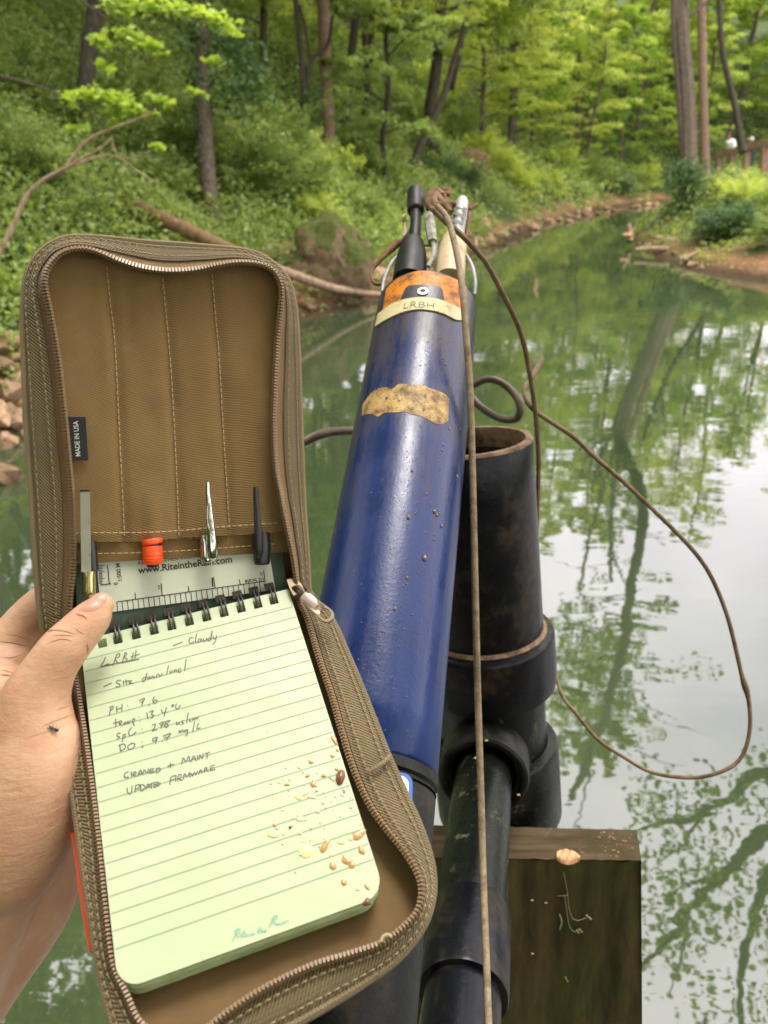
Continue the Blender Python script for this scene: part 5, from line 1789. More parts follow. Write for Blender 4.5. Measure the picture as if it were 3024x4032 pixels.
def rim(keys, pl, off_o, off_w, off_z, tape_w, per=7, hinge=False):
    """edge binding, stitched webbing, zip tape and inner wall of one half of the case"""
    O = spline_keys([k[0] for k in keys], per); Zc = spline_keys([k[1] for k in keys], per)
    n = len(O)
    D = Zc - O
    L = np.linalg.norm(D, axis=1)[:, None]
    tw = np.minimum(tape_w, L * 0.42)
    Wp = Zc - D / L * tw
    def hit(A, off):
        return np.array([pl.hit(a[0], a[1], off if np.isscalar(off) else off[i]) for i, a in enumerate(A)])
    und = np.array([mnoise.noise(Vector((i * 0.06, 3.3, 0))) for i in range(n)]) * 0.0012
    o3 = hit(O, off_o); w3 = hit(Wp, off_w + und); z3 = hit(Zc, off_z + und)
    # outer skirt behind the edge gives the case its thickness
    back = o3 - pl.n * 0.013
    binding = MB(); binding.tube(o3 + (w3 - o3) * 0.03, 0.0017, 8)
    webbing = MB()
    rows = [back, o3 - pl.n * 0.002, o3]
    for f in (0.08, 0.3, 0.6, 0.88, 1.0):
        rows.append(o3 * (1 - f) + w3 * f + pl.n * 0.0016 * math.sin(math.pi * min(1, f * 1.1)) )
    rows.append(w3 - pl.n * 0.0012)
    webbing.grid(np.array(rows))
    tape = MB()
    # tape rises from under the webbing to the teeth, then turns down inside
    t0 = w3 - pl.n * 0.0010
    inn = Zc + D / L * 5
    i3 = hit(inn, off_z - 0.0016)
    rows = [t0 + (w3 - o3) * -0.05 - pl.n * 0.0006, t0, t0 * 0.5 + z3 * 0.5 - pl.n * 0.0003, z3, i3]
    tape.grid(np.array(rows))
    wall = MB()
    fl = hit(Zc + D / L * 12, -0.0135 if pl is PG else 0.0002)
    wall.grid(np.array([i3, i3 * 0.5 + fl * 0.5 - (z3 - i3) * 0.3, fl]))
    teeth = MB()
    s = np.concatenate([[0], np.cumsum(np.linalg.norm(np.diff(z3, axis=0), axis=1))])
    m = int(s[-1] / 0.00155)
    tt = np.linspace(0, s[-1], m)
    zi = np.stack([np.interp(tt, s, z3[:, j]) for j in range(3)], 1)
    oi_ = np.stack([np.interp(tt, s, (w3 - z3)[:, j]) for j in range(3)], 1)
    tg = np.gradient(zi, axis=0); tg /= np.linalg.norm(tg, axis=1)[:, None]
    for i in range(m):
        sd_ = oi_[i] - tg[i] * (oi_[i] @ tg[i]); sd_ /= np.linalg.norm(sd_) + 1e-12
        u = np.cross(tg[i], sd_)
        if u @ pl.n < 0: u = -u
        c = zi[i]
        teeth.box(c - sd_ * 0.0014 - tg[i] * 0.00045 - u * 0.0006, sd_ * 0.0027, tg[i] * 0.0009, u * 0.0019)
    st = MB()
    for fr_ in ((0.26, 0.8) if not hinge else (0.4,)):
        line = o3 * (1 - fr_) + w3 * fr_ + pl.n * 0.0022
        s2 = np.concatenate([[0], np.cumsum(np.linalg.norm(np.diff(line, axis=0), axis=1))])
        k = 0.002
        while k < s2[-1] - 0.004:
            q = np.array([[np.interp(k + e, s2, line[:, j]) for j in range(3)] for e in (0, 0.0012, 0.0024)])
            q[1] += pl.n * 0.0002; q[0] -= pl.n * 0.0004; q[2] -= pl.n * 0.0004
            st.tube(q, 0.00036, 5, caps=False)
            k += 0.0036
    return dict(binding=binding, webbing=webbing, tape=tape, wall=wall, teeth=teeth, st=st, O=O, Z=Zc, o3=o3, z3=z3, w3=w3)


ru = rim(UP, UPc, -0.003, 0.004, 0.0075, 42)
rl = rim(LO, PG, -0.010, -0.005, -0.0015, 20)
for nm, rr in (('upper', ru), ('lower', rl)):
    wb = part('webbing', rr['webbing'], MT['webbing'], case)
    part('edge_binding', rr['binding'], MT['piping'], wb)
    part('stitching', rr['st'], MT['thread'], wb, kind='stuff')
    zp = part('zip_tape', rr['tape'], MT['tape'], case)
    part('zip_teeth', rr['teeth'], MT['teeth'], zp, kind='stuff')
    part('gusset', rr['wall'], MT['cloth_floor'], case)


def scan(poly, y):
    xs = []
    k = len(poly)
    for i in range(k):
        a, b = poly[i], poly[(i + 1) % k]
        if (a[1] > y) != (b[1] > y):
            xs.append(a[0] + (y - a[1]) / (b[1] - a[1]) * (b[0] - a[0]))
    return (min(xs), max(xs)) if len(xs) >= 2 else None


def fill_rows(poly, y0, y1, ny, nx, fn, inset=0):
    rows = []
    for y in np.linspace(y0, y1, ny):
        s = scan(poly, y)
        if s is None: continue
        rows.append([fn(x, y) for x in np.linspace(s[0] + inset, s[1] - inset, nx)])
    return np.array(rows)


# stitched pen-slot panel of the upper half
STL = [[(420, 1050), (435, 1200), (452, 1350), (470, 1700), (487, 2050), (489, 2126)], [(640, 1095), (658, 1280), (676, 1500), (692, 1800), (703, 2060), (705, 2124)], [(835, 1080), (848, 1240), (862, 1400), (878, 1680), (893, 1920), (905, 2102)]]
stl = [smooth(s, 60) for s in STL]


def hem_y(x):
    return float(np.interp(x, [250, 354, 557, 690, 852, 996, 1105, 1180], [2140, 2134, 2132, 2120, 2111, 2103, 2094, 2088]))


def panel_off(x, y):
    """the nylon puffs out between the slot seams"""
    e = 0.0
    w = 1e9
    for s in stl:
        xx = np.interp(y, s[:, 1], s[:, 0])
        w = min(w, abs(x - xx))
    e -= 0.0016 * math.exp(-(w / 22) ** 2)
    e += 0.0014 * mnoise.noise(Vector((x * 0.004, y * 0.0028, 0.3))) + 0.0007 * mnoise.noise(Vector((x * 0.013, y * 0.006, 1.3)))
    pen = sum(math.exp(-((x - c) / 34) ** 2) for c in (600, 820, 1018)) * max(0.0, (y - 1850) / 280)
    return e + 0.0022 * min(1, pen)


mid_poly = ru['O'] * 0.35 + ru['Z'] * 0.65
mb = MB()
rows = []
ys = np.linspace(0, 1, 90)
for f in ys:
    r_ = []
    y_ = 985 + (2134 - 985) * f
    s = scan(mid_poly, min(y_, 2400))
    if s is None: continue
    for x in np.linspace(s[0], s[1], 70):
        yy = y_ - (2134 - hem_y(x)) * f ** 6
        r_.append(UPc.hit(x, yy, panel_off(x, yy)))
    rows.append(r_)
hem = rows[-1]
rows.append([p - UPc.n * 0.0012 + UPc.v * (0.0006 if (UPc.v @ AU) > 0 else -0.0006) * 0 for p in hem])
pan = rows
mb.grid(np.array(rows))
panel = part('pen_slot_panel', mb, MT['cloth'], case)
mb = MB()
rows = []
for f in np.linspace(0, 1, 16):
    y_ = 2040 + (2216 - 2040) * f
    s = scan(mid_poly, y_)
    rows.append([UPc.hit(x, y_ - (x - 380) * 0.057 * f, -0.0026 + 0.0008 * mnoise.noise(Vector((x * 0.01, y_ * 0.01, 5)))) for x in np.linspace(s[0], s[1], 50)])
mb.grid(np.array(rows)); part('slot_backing', mb, MT['cloth'], case)
mb = MB()
lines = [(s, 0.0) for s in stl] + [(smooth([(262, 2100), (354, 2098), (557, 2097), (700, 2090), (852, 2076), (996, 2066), (1110, 2058)], 60), 0.0004), (smooth([(385, 2180), (557, 2176), (760, 2166), (950, 2152), (1100, 2140)], 50), -0.002)]
for s, k0 in lines:
    q = np.array([UPc.hit(x, y, (panel_off(x, y) if k0 >= 0 else -0.0020) + 0.0009) for x, y in s])
    L = np.concatenate([[0], np.cumsum(np.linalg.norm(np.diff(q, axis=0), axis=1))])
    k = 0
    while k < L[-1] - 0.003:
        a = np.array([[np.interp(k + e, L, q[:, j]) for j in range(3)] for e in (0, 0.001, 0.002)])
        a[1] += UPc.n * 0.0001; a[0] -= UPc.n * 0.0003; a[2] -= UPc.n * 0.0003
        mb.tube(a, 0.0003, 5, caps=False)
        k += 0.003
part('seam_stitching', mb, MT['thread_dark'], panel, kind='stuff')

# back shells of both halves
mb = MB()
poly = [UPc.hit(x, y, -0.015) for x, y in ru['O'][::3]]
mb.prism(poly, UPc.n, 0.002)
part('back_cover', mb, MT['cloth_floor'], case, sm=False)
mb = MB()
poly = [PG.hit(x, y, -0.0150) for x, y in rl['Z'][::3] + (rl['O'] - rl['Z'])[::3] * 0.3]
mb.prism(poly, PG.n, 0.0014)
part('floor_lining', mb, MT['cloth_floor'], case, sm=False)
mb = MB()
poly = [PG.hit(x, y, -0.0225) for x, y in rl['O'][::3]]
mb.prism(poly, PG.n, 0.002)
part('back_cover', mb, MT['cloth_floor'], case, sm=False)
# spine cloth between the halves
mb = MB()
a = [UPc.hit(x, y, -0.013) for x, y in np.linspace((170, 2440), (1214, 2300), 20)]
b = [PG.hit(x, y, -0.0215) for x, y in np.linspace((190, 2560), (1240, 2400), 20)]
mb.grid(np.array([a, b])); part('spine', mb, MT['cloth_floor'], case)
# seam tab where the binding is joined
mb = MB()
e = [PG.hit(x, y, k) for (x, y), k in zip([(1452, 3038), (1480, 3022), (1510, 3000), (1534, 2976)], (-0.0025, -0.0022, -0.0030, -0.006))]
mb.tube(smooth(e, 14), 0.0011, 7)
part('seam_tab', mb, MT['piping'], case)
# loose thread loop by the lower zip
mb = MB(); mb.tube(smooth([PG.hit(x, y, 0.001) for x, y in [(1500, 3708), (1508, 3688), (1528, 3680), (1542, 3690)]], 14), 0.0006, 6); part('thread_loop', mb, MT['pale'], case)

# woven tag
TG = Plane(UPc.hit(274, 1642, 0.0016), UPc.hit(337, 1642, 0.0022), UPc.hit(286, 1813, 0.0016))
mb = MB()
q = [TG.hit(*p) for p in [(262, 1642), (337, 1642), (348, 1813), (270, 1814)]]
mb.prism(q[::-1], TG.n, 0.0004)
tag_ = part('woven_tag', mb, MT['tag_black'], case, sm=False)
mb = MB(); text_on(mb, TG, 'MADE IN USA', (317, 1796), (307, 1657), 0.0007, 0.012, 1.15)
part('lettering', mb, MT['tag_white'], tag_)

# zip slider and its pull
PZ = Plane(PG.hit(1187, 2346, 0.004), PG.hit(1315, 2433, 0.0035), PG.hit(1150, 2400, 0.002))
z5 = lambda *pts: [(1000 + 0.5424 * x, 2200 + 0.5424 * y) for x, y in pts]
mb = MB()
q = [PG.hit(x, y, 0.0002) for x, y in z5((240, 185), (300, 175), (345, 215), (365, 260), (340, 285), (290, 300), (262, 250))]
mb.prism(q[::-1], PG.n, 0.0042)
sl = part('zip_slider', mb, MT['slider'], case)
mb = MB()
mb.tube(smooth([PG.hit(x, y, k) for (x, y), k in zip(z5((285, 215), (320, 205), (352, 240), (362, 270)), (0.004, 0.0068, 0.0068, 0.005))], 14), 0.0011, 8)
part('bridge', mb, MT['slider'], sl)
A = np.array(z5((352, 262))[0]); Bp = np.array(z5((535, 415))[0])
ax2 = (Bp - A); LA = np.linalg.norm(ax2); ax2 /= LA; pr = np.array([-ax2[1], ax2[0]])
def pull_pt(a, b): return PZ.hit(*(A + ax2 * a + pr * b), 0.0035)
outer, inner = [], []
for a in np.linspace(-90, 90, 17):
    outer.append(pull_pt(LA - 4 + 29 * math.cos(R(a)), 29 * math.sin(R(a))))
    inner.append(pull_pt(LA - 12 + 21 * math.cos(R(a)), 20 * math.sin(R(a))))
mb = MB()
top = [pull_pt(0, -19), pull_pt(8, -22), pull_pt(LA - 40, -27)] + outer + [pull_pt(LA - 40, 27), pull_pt(8, 22), pull_pt(0, 19)]
hole = [pull_pt(LA - 34, -8), pull_pt(LA - 24, -17)] + inner + [pull_pt(LA - 24, 17), pull_pt(LA - 34, 8)]
# plate with a hole: ring of quads between matching samples of the two outlines
def resample(poly, n):
    p = np.array(poly + [poly[0]]); s = np.concatenate([[0], np.cumsum(np.linalg.norm(np.diff(p, axis=0), axis=1))])
    return np.stack([np.interp(np.linspace(0, s[-1], n, endpoint=False), s, p[:, j]) for j in range(3)], 1)
c_ = np.mean(hole, axis=0)
def by_angle(poly, n):
    p = resample(poly, 400); d = p - c_
    an = np.arctan2(d @ PZ.v, d @ PZ.u); o_ = np.argsort(an); p = p[o_]; an = an[o_]
    t = np.linspace(-math.pi, math.pi, n, endpoint=False)
    return np.stack([np.interp(t, an, p[:, j], period=2 * math.pi) for j in range(3)], 1)
ot, inn_ = by_angle(top, 64), by_angle(hole, 64)
th = PZ.n * 0.0011
mb.grid(np.array([ot - th, ot, ot * 0.86 + inn_ * 0.14 + th * 0.35, ot * 0.15 + inn_ * 0.85 + th * 0.35, inn_, inn_ - th, ot - th]), close_u=True)
pl_ = part('zip_pull', mb, MT['pull'], sl)
mb = MB()
ra, rb_ = A + ax2 * (LA - 52) - pr * 13, A + ax2 * (LA - 50) + pr * 14
text_on(mb, PZ, 'YKK', tuple(rb_), tuple(ra), 0.0042, 0.01)
part('embossed_letters', mb, MT['slider'], pl_)

# ------------------------------------------------------------------ the notebook
book = thing('notebook', 'spiral-bound pale green field notebook open at a handwritten ruled page', 'notebook', PG.at(0.05, -0.08, -0.011))
HOLES = [(402, 2527), (463, 2512), (535, 2494), (606, 2478), (675, 2460), (744, 2442), (812, 2424), (880, 2406), (948, 2391), (1013, 2373), (1076, 2358)]
PW, PH = PG.uv(TRc)[0], -PG.uv(BLc)[1]
if PH < 0: raise SystemExit('plane')
RC = 0.0085                                     # corner radius
hol = []
for x, y in HOLES:
    u, v_ = PG.uv(PG.hit(x, y))
    hol.append(u)
hv0, hv1 = -0.0022, -0.0068                     # holes lie between these distances from the top edge


def sheet_outline(dx=0.0, dy=0.0, shrink=0.0, n=8):
    pts = [(0 + dx, 0 + dy)]
    w, h = PW - shrink, PH - shrink
    pts = [(dx, dy)]
    for cx_, cy__, a0 in [(RC, -h + RC, 180), (w - RC, -h + RC, 270)]:
        for a in np.linspace(0, 90, n):
            pts.append((dx + cx_ + RC * math.cos(R(a0 + a)), dy + cy__ + RC * math.sin(R(a0 + a))))
    pts.append((dx + w, dy))
    return pts


# top sheet: strip above the holes, bridges between them, and the body
mb = MB()
hw = 0.0021
edges = [0.0]
for u in hol: edges += [u - hw, u + hw]
edges.append(PW)
lift = lambda u, v_: 0.0006 * math.sin(u * 40 + v_ * 25) * min(1, -v_ / 0.05)
def quad_uv(u0, u1, v0, v1, off=0.0):
    mb.add([PG.at(u0, v0, off), PG.at(u0, v1, off), PG.at(u1, v1, off), PG.at(u1, v0, off)], [(0, 1, 2, 3)], [(u0, v0), (u0, v1), (u1, v1), (u1, v0)])
quad_uv(0, PW, 0, hv0)
for i in range(0, len(edges), 2):
    quad_uv(edges[i], edges[i + 1], hv0, hv1)
ol = sheet_outline()
body = [(0, hv1)] + ol[1:-1] + [(PW, hv1)]
mb.add([PG.at(u, v_) for u, v_ in body], [tuple(range(len(body)))], body)
# thin edge of the sheet
k = len(body)
mb.add([PG.at(u, v_) for u, v_ in body] + [PG.at(u, v_, -0.0004) for u, v_ in body], [(i, i + k, i + 1 + k, i + 1) for i in range(k - 1)])
page = part('top_page', mb, MT['page'], book, sm=False)
for i in range(9):
    mb = MB()
    dx, dy = 0.0004 * math.sin(i * 2.3) - 0.00012 * i, -0.0005 * (i % 3) + 0.0004 * math.sin(i * 1.3)
    z1 = -0.0007 - i * 0.00112; th_ = 0.00095
    ol2 = sheet_outline(dx, dy, 0.0003 * (i % 2))
    ol2 = [(ol2[0][0], hv1)] + ol2[1:-1] + [(ol2[-1][0], hv1)]
    mb.prism([PG.at(u, v_, z1 - th_) for u, v_ in ol2], PG.n, th_)
    part('page_block', mb, MT['page_edge'] if i else MT['page'], book, sm=False)
mb = MB()
for i in range(5):
    for j in range(0, len(edges), 2):
        z1 = -0.0009 - i * 0.002
        a, b = edges[j], edges[j + 1]
        p = [PG.at(a, hv0, z1), PG.at(a, hv1, z1), PG.at(b, hv1, z1), PG.at(b, hv0, z1)]
        mb.add(p, [(0, 1, 2, 3)])
    quad = [PG.at(0, 0.0, -0.0009 - i * 0.002), PG.at(0, hv0, -0.0009 - i * 0.002), PG.at(PW, hv0, -0.0009 - i * 0.002), PG.at(PW, 0, -0.0009 - i * 0.002)]
    mb.add(quad, [(0, 1, 2, 3)])
part('page_tops', mb, MT['page_edge'], book, sm=False)
# ruled lines and the dotted grid
z1c = lambda x, y: (300 + 0.4822 * x, 2400 + 0.4822 * y)
left_px = [(80, 405), (68, 512), (85, 605), (98, 703), (108, 802), (122, 905), (138, 1007), (150, 1113), (165, 1223), (180, 1338), (192, 1452), (205, 1570)]
vs_ = np.array([PG.uv(PG.hit(*z1c(*p)))[1] for p in left_px])
kf = np.polyfit(np.arange(len(vs_)), vs_, 1)
mb = MB(); md = MB()
for i in range(0, 25):
    v_ = kf[0] * i + kf[1]
    if v_ < -PH + 0.009: break
    w = 0.0002
    mb.add([PG.at(0.0004, v_ + w, 0.0001), PG.at(0.0004, v_ - w, 0.0001), PG.at(PW - 0.0004, v_ - w, 0.0001), PG.at(PW - 0.0004, v_ + w, 0.0001)], [(0, 1, 2, 3)])
    for j in range(1, 16):
        for s_ in (0.33, 0.67, 1.0):
            u = j * 0.00635 + 0.001
            vv = v_ + kf[0] * s_
            if vv < -PH + 0.008 or u > PW - 0.002: continue
            w2 = 0.00016
            md.add([PG.at(u - w2, vv + w2, 0.00008), PG.at(u - w2, vv - w2, 0.00008), PG.at(u + w2, vv - w2, 0.00008), PG.at(u + w2, vv + w2, 0.00008)], [(0, 1, 2, 3)])
part('ruled_lines', mb, MT['rule'], page, kind='stuff', sm=False)
part('dot_grid', md, MT['dot'], page, kind='stuff', sm=False)

STROKES = [
 [(790,295),(868,265)], [(955,232),(935,228),(922,250),(928,275),(945,272),(965,258)], [(985,195),(975,240),(976,268),(990,262)], [(1022,238),(1005,240),(995,260),(1010,265),(1022,240),(1028,262)], [(1040,235),(1040,258),(1056,255),(1065,232),(1070,255)],
 [(1095,230),(1080,235),(1080,255),(1094,250),(1110,170),(1102,250)], [(1118,215),(1122,240),(1140,232),(1147,208),(1136,260),(1112,286)],
 [(242,385),(222,430),(200,468),(235,455),(268,440)], [(200,468),(330,440),(515,405)], [(235,458),(380,430),(500,408)], [(330,365),(300,460)], [(325,372),(352,358),(352,385),(318,402),(345,440)], [(400,350),(375,435)], [(398,350),(414,362),(395,390),(415,402),(404,425),(375,435)],
 [(466,350),(455,412)], [(490,330),(480,402)], [(445,388),(520,362)],
 [(222,630),(290,600)], [(365,580),(338,578),(330,600),(355,608),(352,628),(320,632)], [(385,580),(386,614)], [(406,572),(412,614)], [(392,590),(432,580)], [(430,605),(450,590),(440,578),(434,606),(466,600)],
 [(570,555),(546,560),(542,585),(560,580),(578,515),(566,576)], [(590,545),(584,562),(596,566),(600,545),(606,565),(622,540),(632,562),(642,540)], [(655,560),(660,532),(676,530),(680,550),(706,520)], [(755,455),(738,528)], [(765,500),(772,522),(786,495)],
 [(804,488),(798,512),(816,490),(826,512)], [(858,480),(836,490),(840,515),(860,500)], [(898,405),(885,502)],
 [(285,798),(278,830),(270,868)], [(270,800),(298,790),(300,808),(280,826)], [(330,790),(332,838)], [(375,770),(372,830)], [(332,816),(375,800)], [(416,786),(422,784)], [(426,816),(432,814)], [(515,745),(558,725),(545,755),(535,786)], [(525,760),(550,748)], [(594,778),(598,786)], [(640,708),(626,742),(640,768),(662,745),(642,740),(628,756)],
 [(322,890),(325,960)], [(300,930),(352,915)], [(350,938),(372,918),(362,908),(350,932),(372,944),(392,925)], [(396,945),(400,915),(412,935),(422,910),(432,932),(442,905)], [(455,905),(475,948)], [(455,905),(472,890),(478,906),(460,922)], [(510,882),(516,880)], [(518,914),(524,912)],
 [(575,840),(588,896)], [(598,838),(630,825),(615,855),(636,868),(606,890)], [(668,868),(674,866)], [(696,815),(706,845),(738,833)], [(738,798),(715,876)], [(786,775),(780,786),(790,792),(796,780),(786,775)], [(818,768),(812,798),(828,812),(852,780)],
 [(362,1010),(338,1014),(334,1034),(356,1040),(332,1062)], [(385,1020),(375,1082)], [(385,1022),(400,1020),(396,1045),(380,1052)], [(452,962),(430,998),(442,1032),(492,998)], [(534,976),(540,974)], [(540,1010),(546,1008)], [(620,945),(646,934),(640,962),(620,990),(662,978)], [(675,935),(713,915),(700,945),(692,972)], [(685,946),(716,937)],
 [(770,905),(735,912),(725,922),(752,945),(738,962),(720,946),(770,905)], [(818,915),(820,942),(840,922),(846,942)], [(876,904),(860,916),(876,926),(860,940)], [(916,843),(900,926)], [(938,890),(922,905),(938,914)], [(948,912),(955,885),(965,902),(976,880),(986,892),(1002,870)],
 [(355,1105),(362,1160)], [(345,1110),(392,1098),(400,1128),(360,1160)], [(450,1095),(422,1115),(432,1142),(470,1125),(477,1097),(445,1090)], [(534,1082),(540,1080)], [(546,1110),(540,1130)], [(658,1043),(626,1055),(630,1076),(656,1060),(662,1040),(650,1096)], [(700,1076),(706,1074)], [(708,1035),(772,1010),(752,1040),(735,1072)], [(715,1052),(765,1036)],
 [(838,1012),(845,985),(856,1006),(866,980),(878,1002)], [(908,980),(886,985),(886,1000),(906,990),(910,976),(908,1018),(890,1032)], [(968,912),(950,1002)], [(1000,925),(985,972),(1016,964)],
 [(428,1322),(396,1340),(396,1370),(432,1368)], [(448,1322),(453,1366)], [(464,1352),(490,1336),(475,1324),(464,1352),(492,1360)], [(500,1362),(525,1308),(537,1346)], [(505,1346),(532,1336)], [(545,1348),(555,1308),(580,1336),(592,1298)], [(605,1304),(600,1336),(642,1324)], [(605,1304),(636,1298)], [(604,1320),(630,1314)], [(655,1298),(655,1332),(686,1312),(680,1294),(650,1300)],
 [(745,1280),(797,1264)], [(768,1252),(772,1292)], [(860,1266),(875,1208),(895,1246),(920,1194),(926,1242)], [(935,1246),(960,1194),(977,1236)], [(940,1226),(970,1216)], [(990,1190),(990,1232)], [(1005,1226),(1008,1184),(1030,1216),(1036,1174)], [(1048,1180),(1092,1164)], [(1070,1172),(1070,1216)], [(1090,1186),(1095,1184)],
 [(415,1455),(420,1490),(436,1506),(452,1490),(456,1438)], [(480,1492),(486,1434)], [(486,1436),(516,1430),(510,1460),(485,1466)], [(525,1430),(530,1482),(562,1455),(546,1430),(522,1432)], [(568,1472),(585,1424),(602,1456)], [(575,1452),(600,1442)], [(594,1430),(632,1414)], [(612,1422),(615,1462)], [(635,1415),(636,1452),(658,1440)], [(635,1432),(656,1424)], [(635,1415),(656,1406)], [(660,1410),(664,1442),(686,1420),(660,1410)],
 [(764,1432),(775,1370),(812,1354)], [(772,1396),(802,1384)], [(815,1352),(810,1402)], [(825,1402),(836,1350),(857,1350),(850,1376),(835,1382),(866,1396)], [(874,1386),(885,1338),(905,1366),(926,1328),(930,1372)], [(940,1335),(950,1362),(965,1328),(976,1352),(990,1318)], [(998,1348),(1015,1308),(1032,1336)], [(1004,1330),(1026,1322)], [(1045,1332),(1050,1294),(1070,1294),(1056,1312),(1082,1320)], [(1096,1316),(1100,1280),(1132,1268)], [(1100,1298),(1126,1290)], [(1095,1316),(1137,1304)]]
mb = MB()
for st in STROKES:
    q = np.array([PG.hit(*z1c(*p), 0.0002) for p in st])
    q = smooth(q, max(4, 4 * len(q)))
    keep = np.concatenate([[True], np.linalg.norm(np.diff(q, axis=0), axis=1) > 1e-6])
    mb.ribbon(q[keep], PG.n, 0.00048)
part('handwriting', mb, MT['pencil'], page)
zc = lambda *pts: [(900 + 0.4068 * x, 2900 + 0.4068 * y) for x, y in pts]
mb = MB()
for st in [[(36, 1985), (60, 1930), (88, 1870)], [(52, 1895), (90, 1862), (110, 1870), (95, 1905), (70, 1915), (100, 1945)], [(112, 1930), (122, 1915), (128, 1942)], [(150, 1880), (140, 1925), (150, 1935)], [(132, 1905), (165, 1895)], [(160, 1925), (175, 1912), (166, 1935), (185, 1925)],
           [(205, 1915), (200, 1930)], [(215, 1925), (225, 1905), (235, 1920), (245, 1905), (250, 1915)], [(300, 1845), (285, 1895), (295, 1905)], [(280, 1880), (315, 1870)], [(325, 1850), (315, 1895), (330, 1880), (340, 1895)], [(345, 1885), (360, 1872), (352, 1892), (370, 1880)],
           [(395, 1845), (420, 1790), (450, 1740)], [(415, 1780), (445, 1740), (470, 1735), (460, 1770), (430, 1790), (470, 1825)], [(480, 1810), (470, 1825), (490, 1808), (498, 1822)], [(510, 1805), (508, 1818)], [(520, 1815), (530, 1795), (540, 1808), (555, 1790), (582, 1778)]]:
    q = np.array([PG.hit(*p, 0.0002) for p in zc(*st)])
    mb.ribbon(smooth(q, max(4, 4 * len(q))), PG.n, 0.00042)
part('printed_script', mb, MT['print_green'], page)

# wire binding
for u in hol[1:]:
    mb = MB()
    for e in (-0.0009, 0.0009):
        q = []
        for a in np.linspace(-35, 205, 18):
            q.append(PG.at(u + e + 0.0006, -0.0012 + 0.0058 * -math.cos(R(a)) * -1 * -1, -0.0022 + 0.0050 * math.sin(R(a))))
        mb.tube(np.array(q), 0.00052, 6)
    part('wire_loop', mb, MT['wire'], book)
# dark slots in the green cover behind the wire
mb = MB()
for u in hol[1:]:
    mb.box(PG.at(u - 0.0024, 0.0022, -0.0012), PG.u * 0.0048, PG.v * 0.0046, PG.n * 0.0007)
part('cover_slots', mb, MT['hole'], book, kind='stuff')
# cover turned up under the pen slots, and the white scale card on it
CV = Plane(UPc.hit(384, 2240, -0.0055), UPc.hit(1108, 2174, -0.0055), PG.at(0.0, 0.001, -0.006))
def cv(px, py, off=0.0): return CV.hit(px, py, off)
mb = MB()
cvp = [(290, 2120), (1100, 2110), (1108, 2174), (1134, 2322), (1136, 2345), (330, 2545), (310, 2540)]
mb.prism([cv(*p) for p in cvp][::-1], CV.n, 0.0008)
part('green_cover', mb, MT['cover'], book, sm=False)
for (a, b) in [((1082, 2178), (1106, 2174))]:
    pass
mb = MB()
for i in range(9):
    y = 2180 + i * 8
    mb.ribbon(np.array([cv(1084 + i * 0.9, y, 0.0012), cv(1104 + i * 1.2, y - 3, 0.0012)]), CV.n, 0.0003)
part('printed_ticks', mb, MT['ink'], book, kind='stuff')
card = thing('scale_card', 'white ruler card with black scale marks tucked under the pens', 'card', cv(720, 2400))
mb = MB()
mb.prism([cv(x, y, 0.0009) for x, y in [(376, 2150), (1056, 2140), (1066, 2216), (1084, 2325), (460, 2407), (398, 2416)]][::-1], CV.n, 0.0006)
sheet = part('plastic_sheet', mb, MT['card'], card, sm=False)
k_ = 0.0017
z2 = lambda x, y: (300 + 0.6028 * x, 2150 + 0.6028 * y)
mb = MB()
text_on(mb, CV, 'www.RiteintheRain.com', z2(405, 180), z2(1020, 106), k_, 0.022, 1.0)
text_on(mb, CV, 'ALL-WEATHER WRITING', z2(400, 125), z2(850, 70), k_, 0.0, 0.9)
text_on(mb, CV, '10 Scale', z2(1222, 205), z2(1100, 222), k_, 0.012)
text_on(mb, CV, '1', z2(893, 208), z2(883, 209), k_, 0.01)
text_on(mb, CV, '2', z2(549, 257), z2(532, 259), k_, 0.01)
text_on(mb, CV, '0', z2(1216, 168), z2(1200, 170), k_, 0.01)
text_on(mb, CV, '0', z2(272, 252), z2(270, 236), k_, 0.01)
text_on(mb, CV, '1:500 M', z2(299, 224), z2(284, 112), k_, 0.012)
part('lettering', mb, MT['ink'], sheet)
mb = MB()
def ln2(a, b, w=0.00045):
    q = np.array([cv(*a, k_), cv(*b, k_)]); mb.ribbon(q, CV.n, w)
tl, tr = np.array(z2(265, 365)), np.array(z2(1232, 230))
bl_, br_ = np.array(z2(272, 428)), np.array(z2(1240, 296))
ln2(tl, tr); ln2(bl_, br_, 0.0004)
for i in range(29):
    f = i / 28
    a = tl + (tr - tl) * f; b = bl_ + (br_ - bl_) * f
    ln2(a, b, 0.00036)
for a, b in [((1224, 158), (1234, 232)), ((897, 203), (908, 275)), ((1066, 218), (1072, 255)), ((555, 245), (562, 322)), ((732, 262), (737, 300)), ((384, 305), (388, 348)), ((205, 124), (216, 250)), ((158, 254), (228, 246))]:
    ln2(z2(*a), z2(*b), 0.00045)
for i in range(12):
    y = 128 + i * 10.5
    ln2(z2(146 + i * .4, y), z2(146 + (40 if i % 4 == 0 else 26), y - 2), 0.00034)
part('scale_marks', mb, MT['ink'], sheet, kind='stuff')

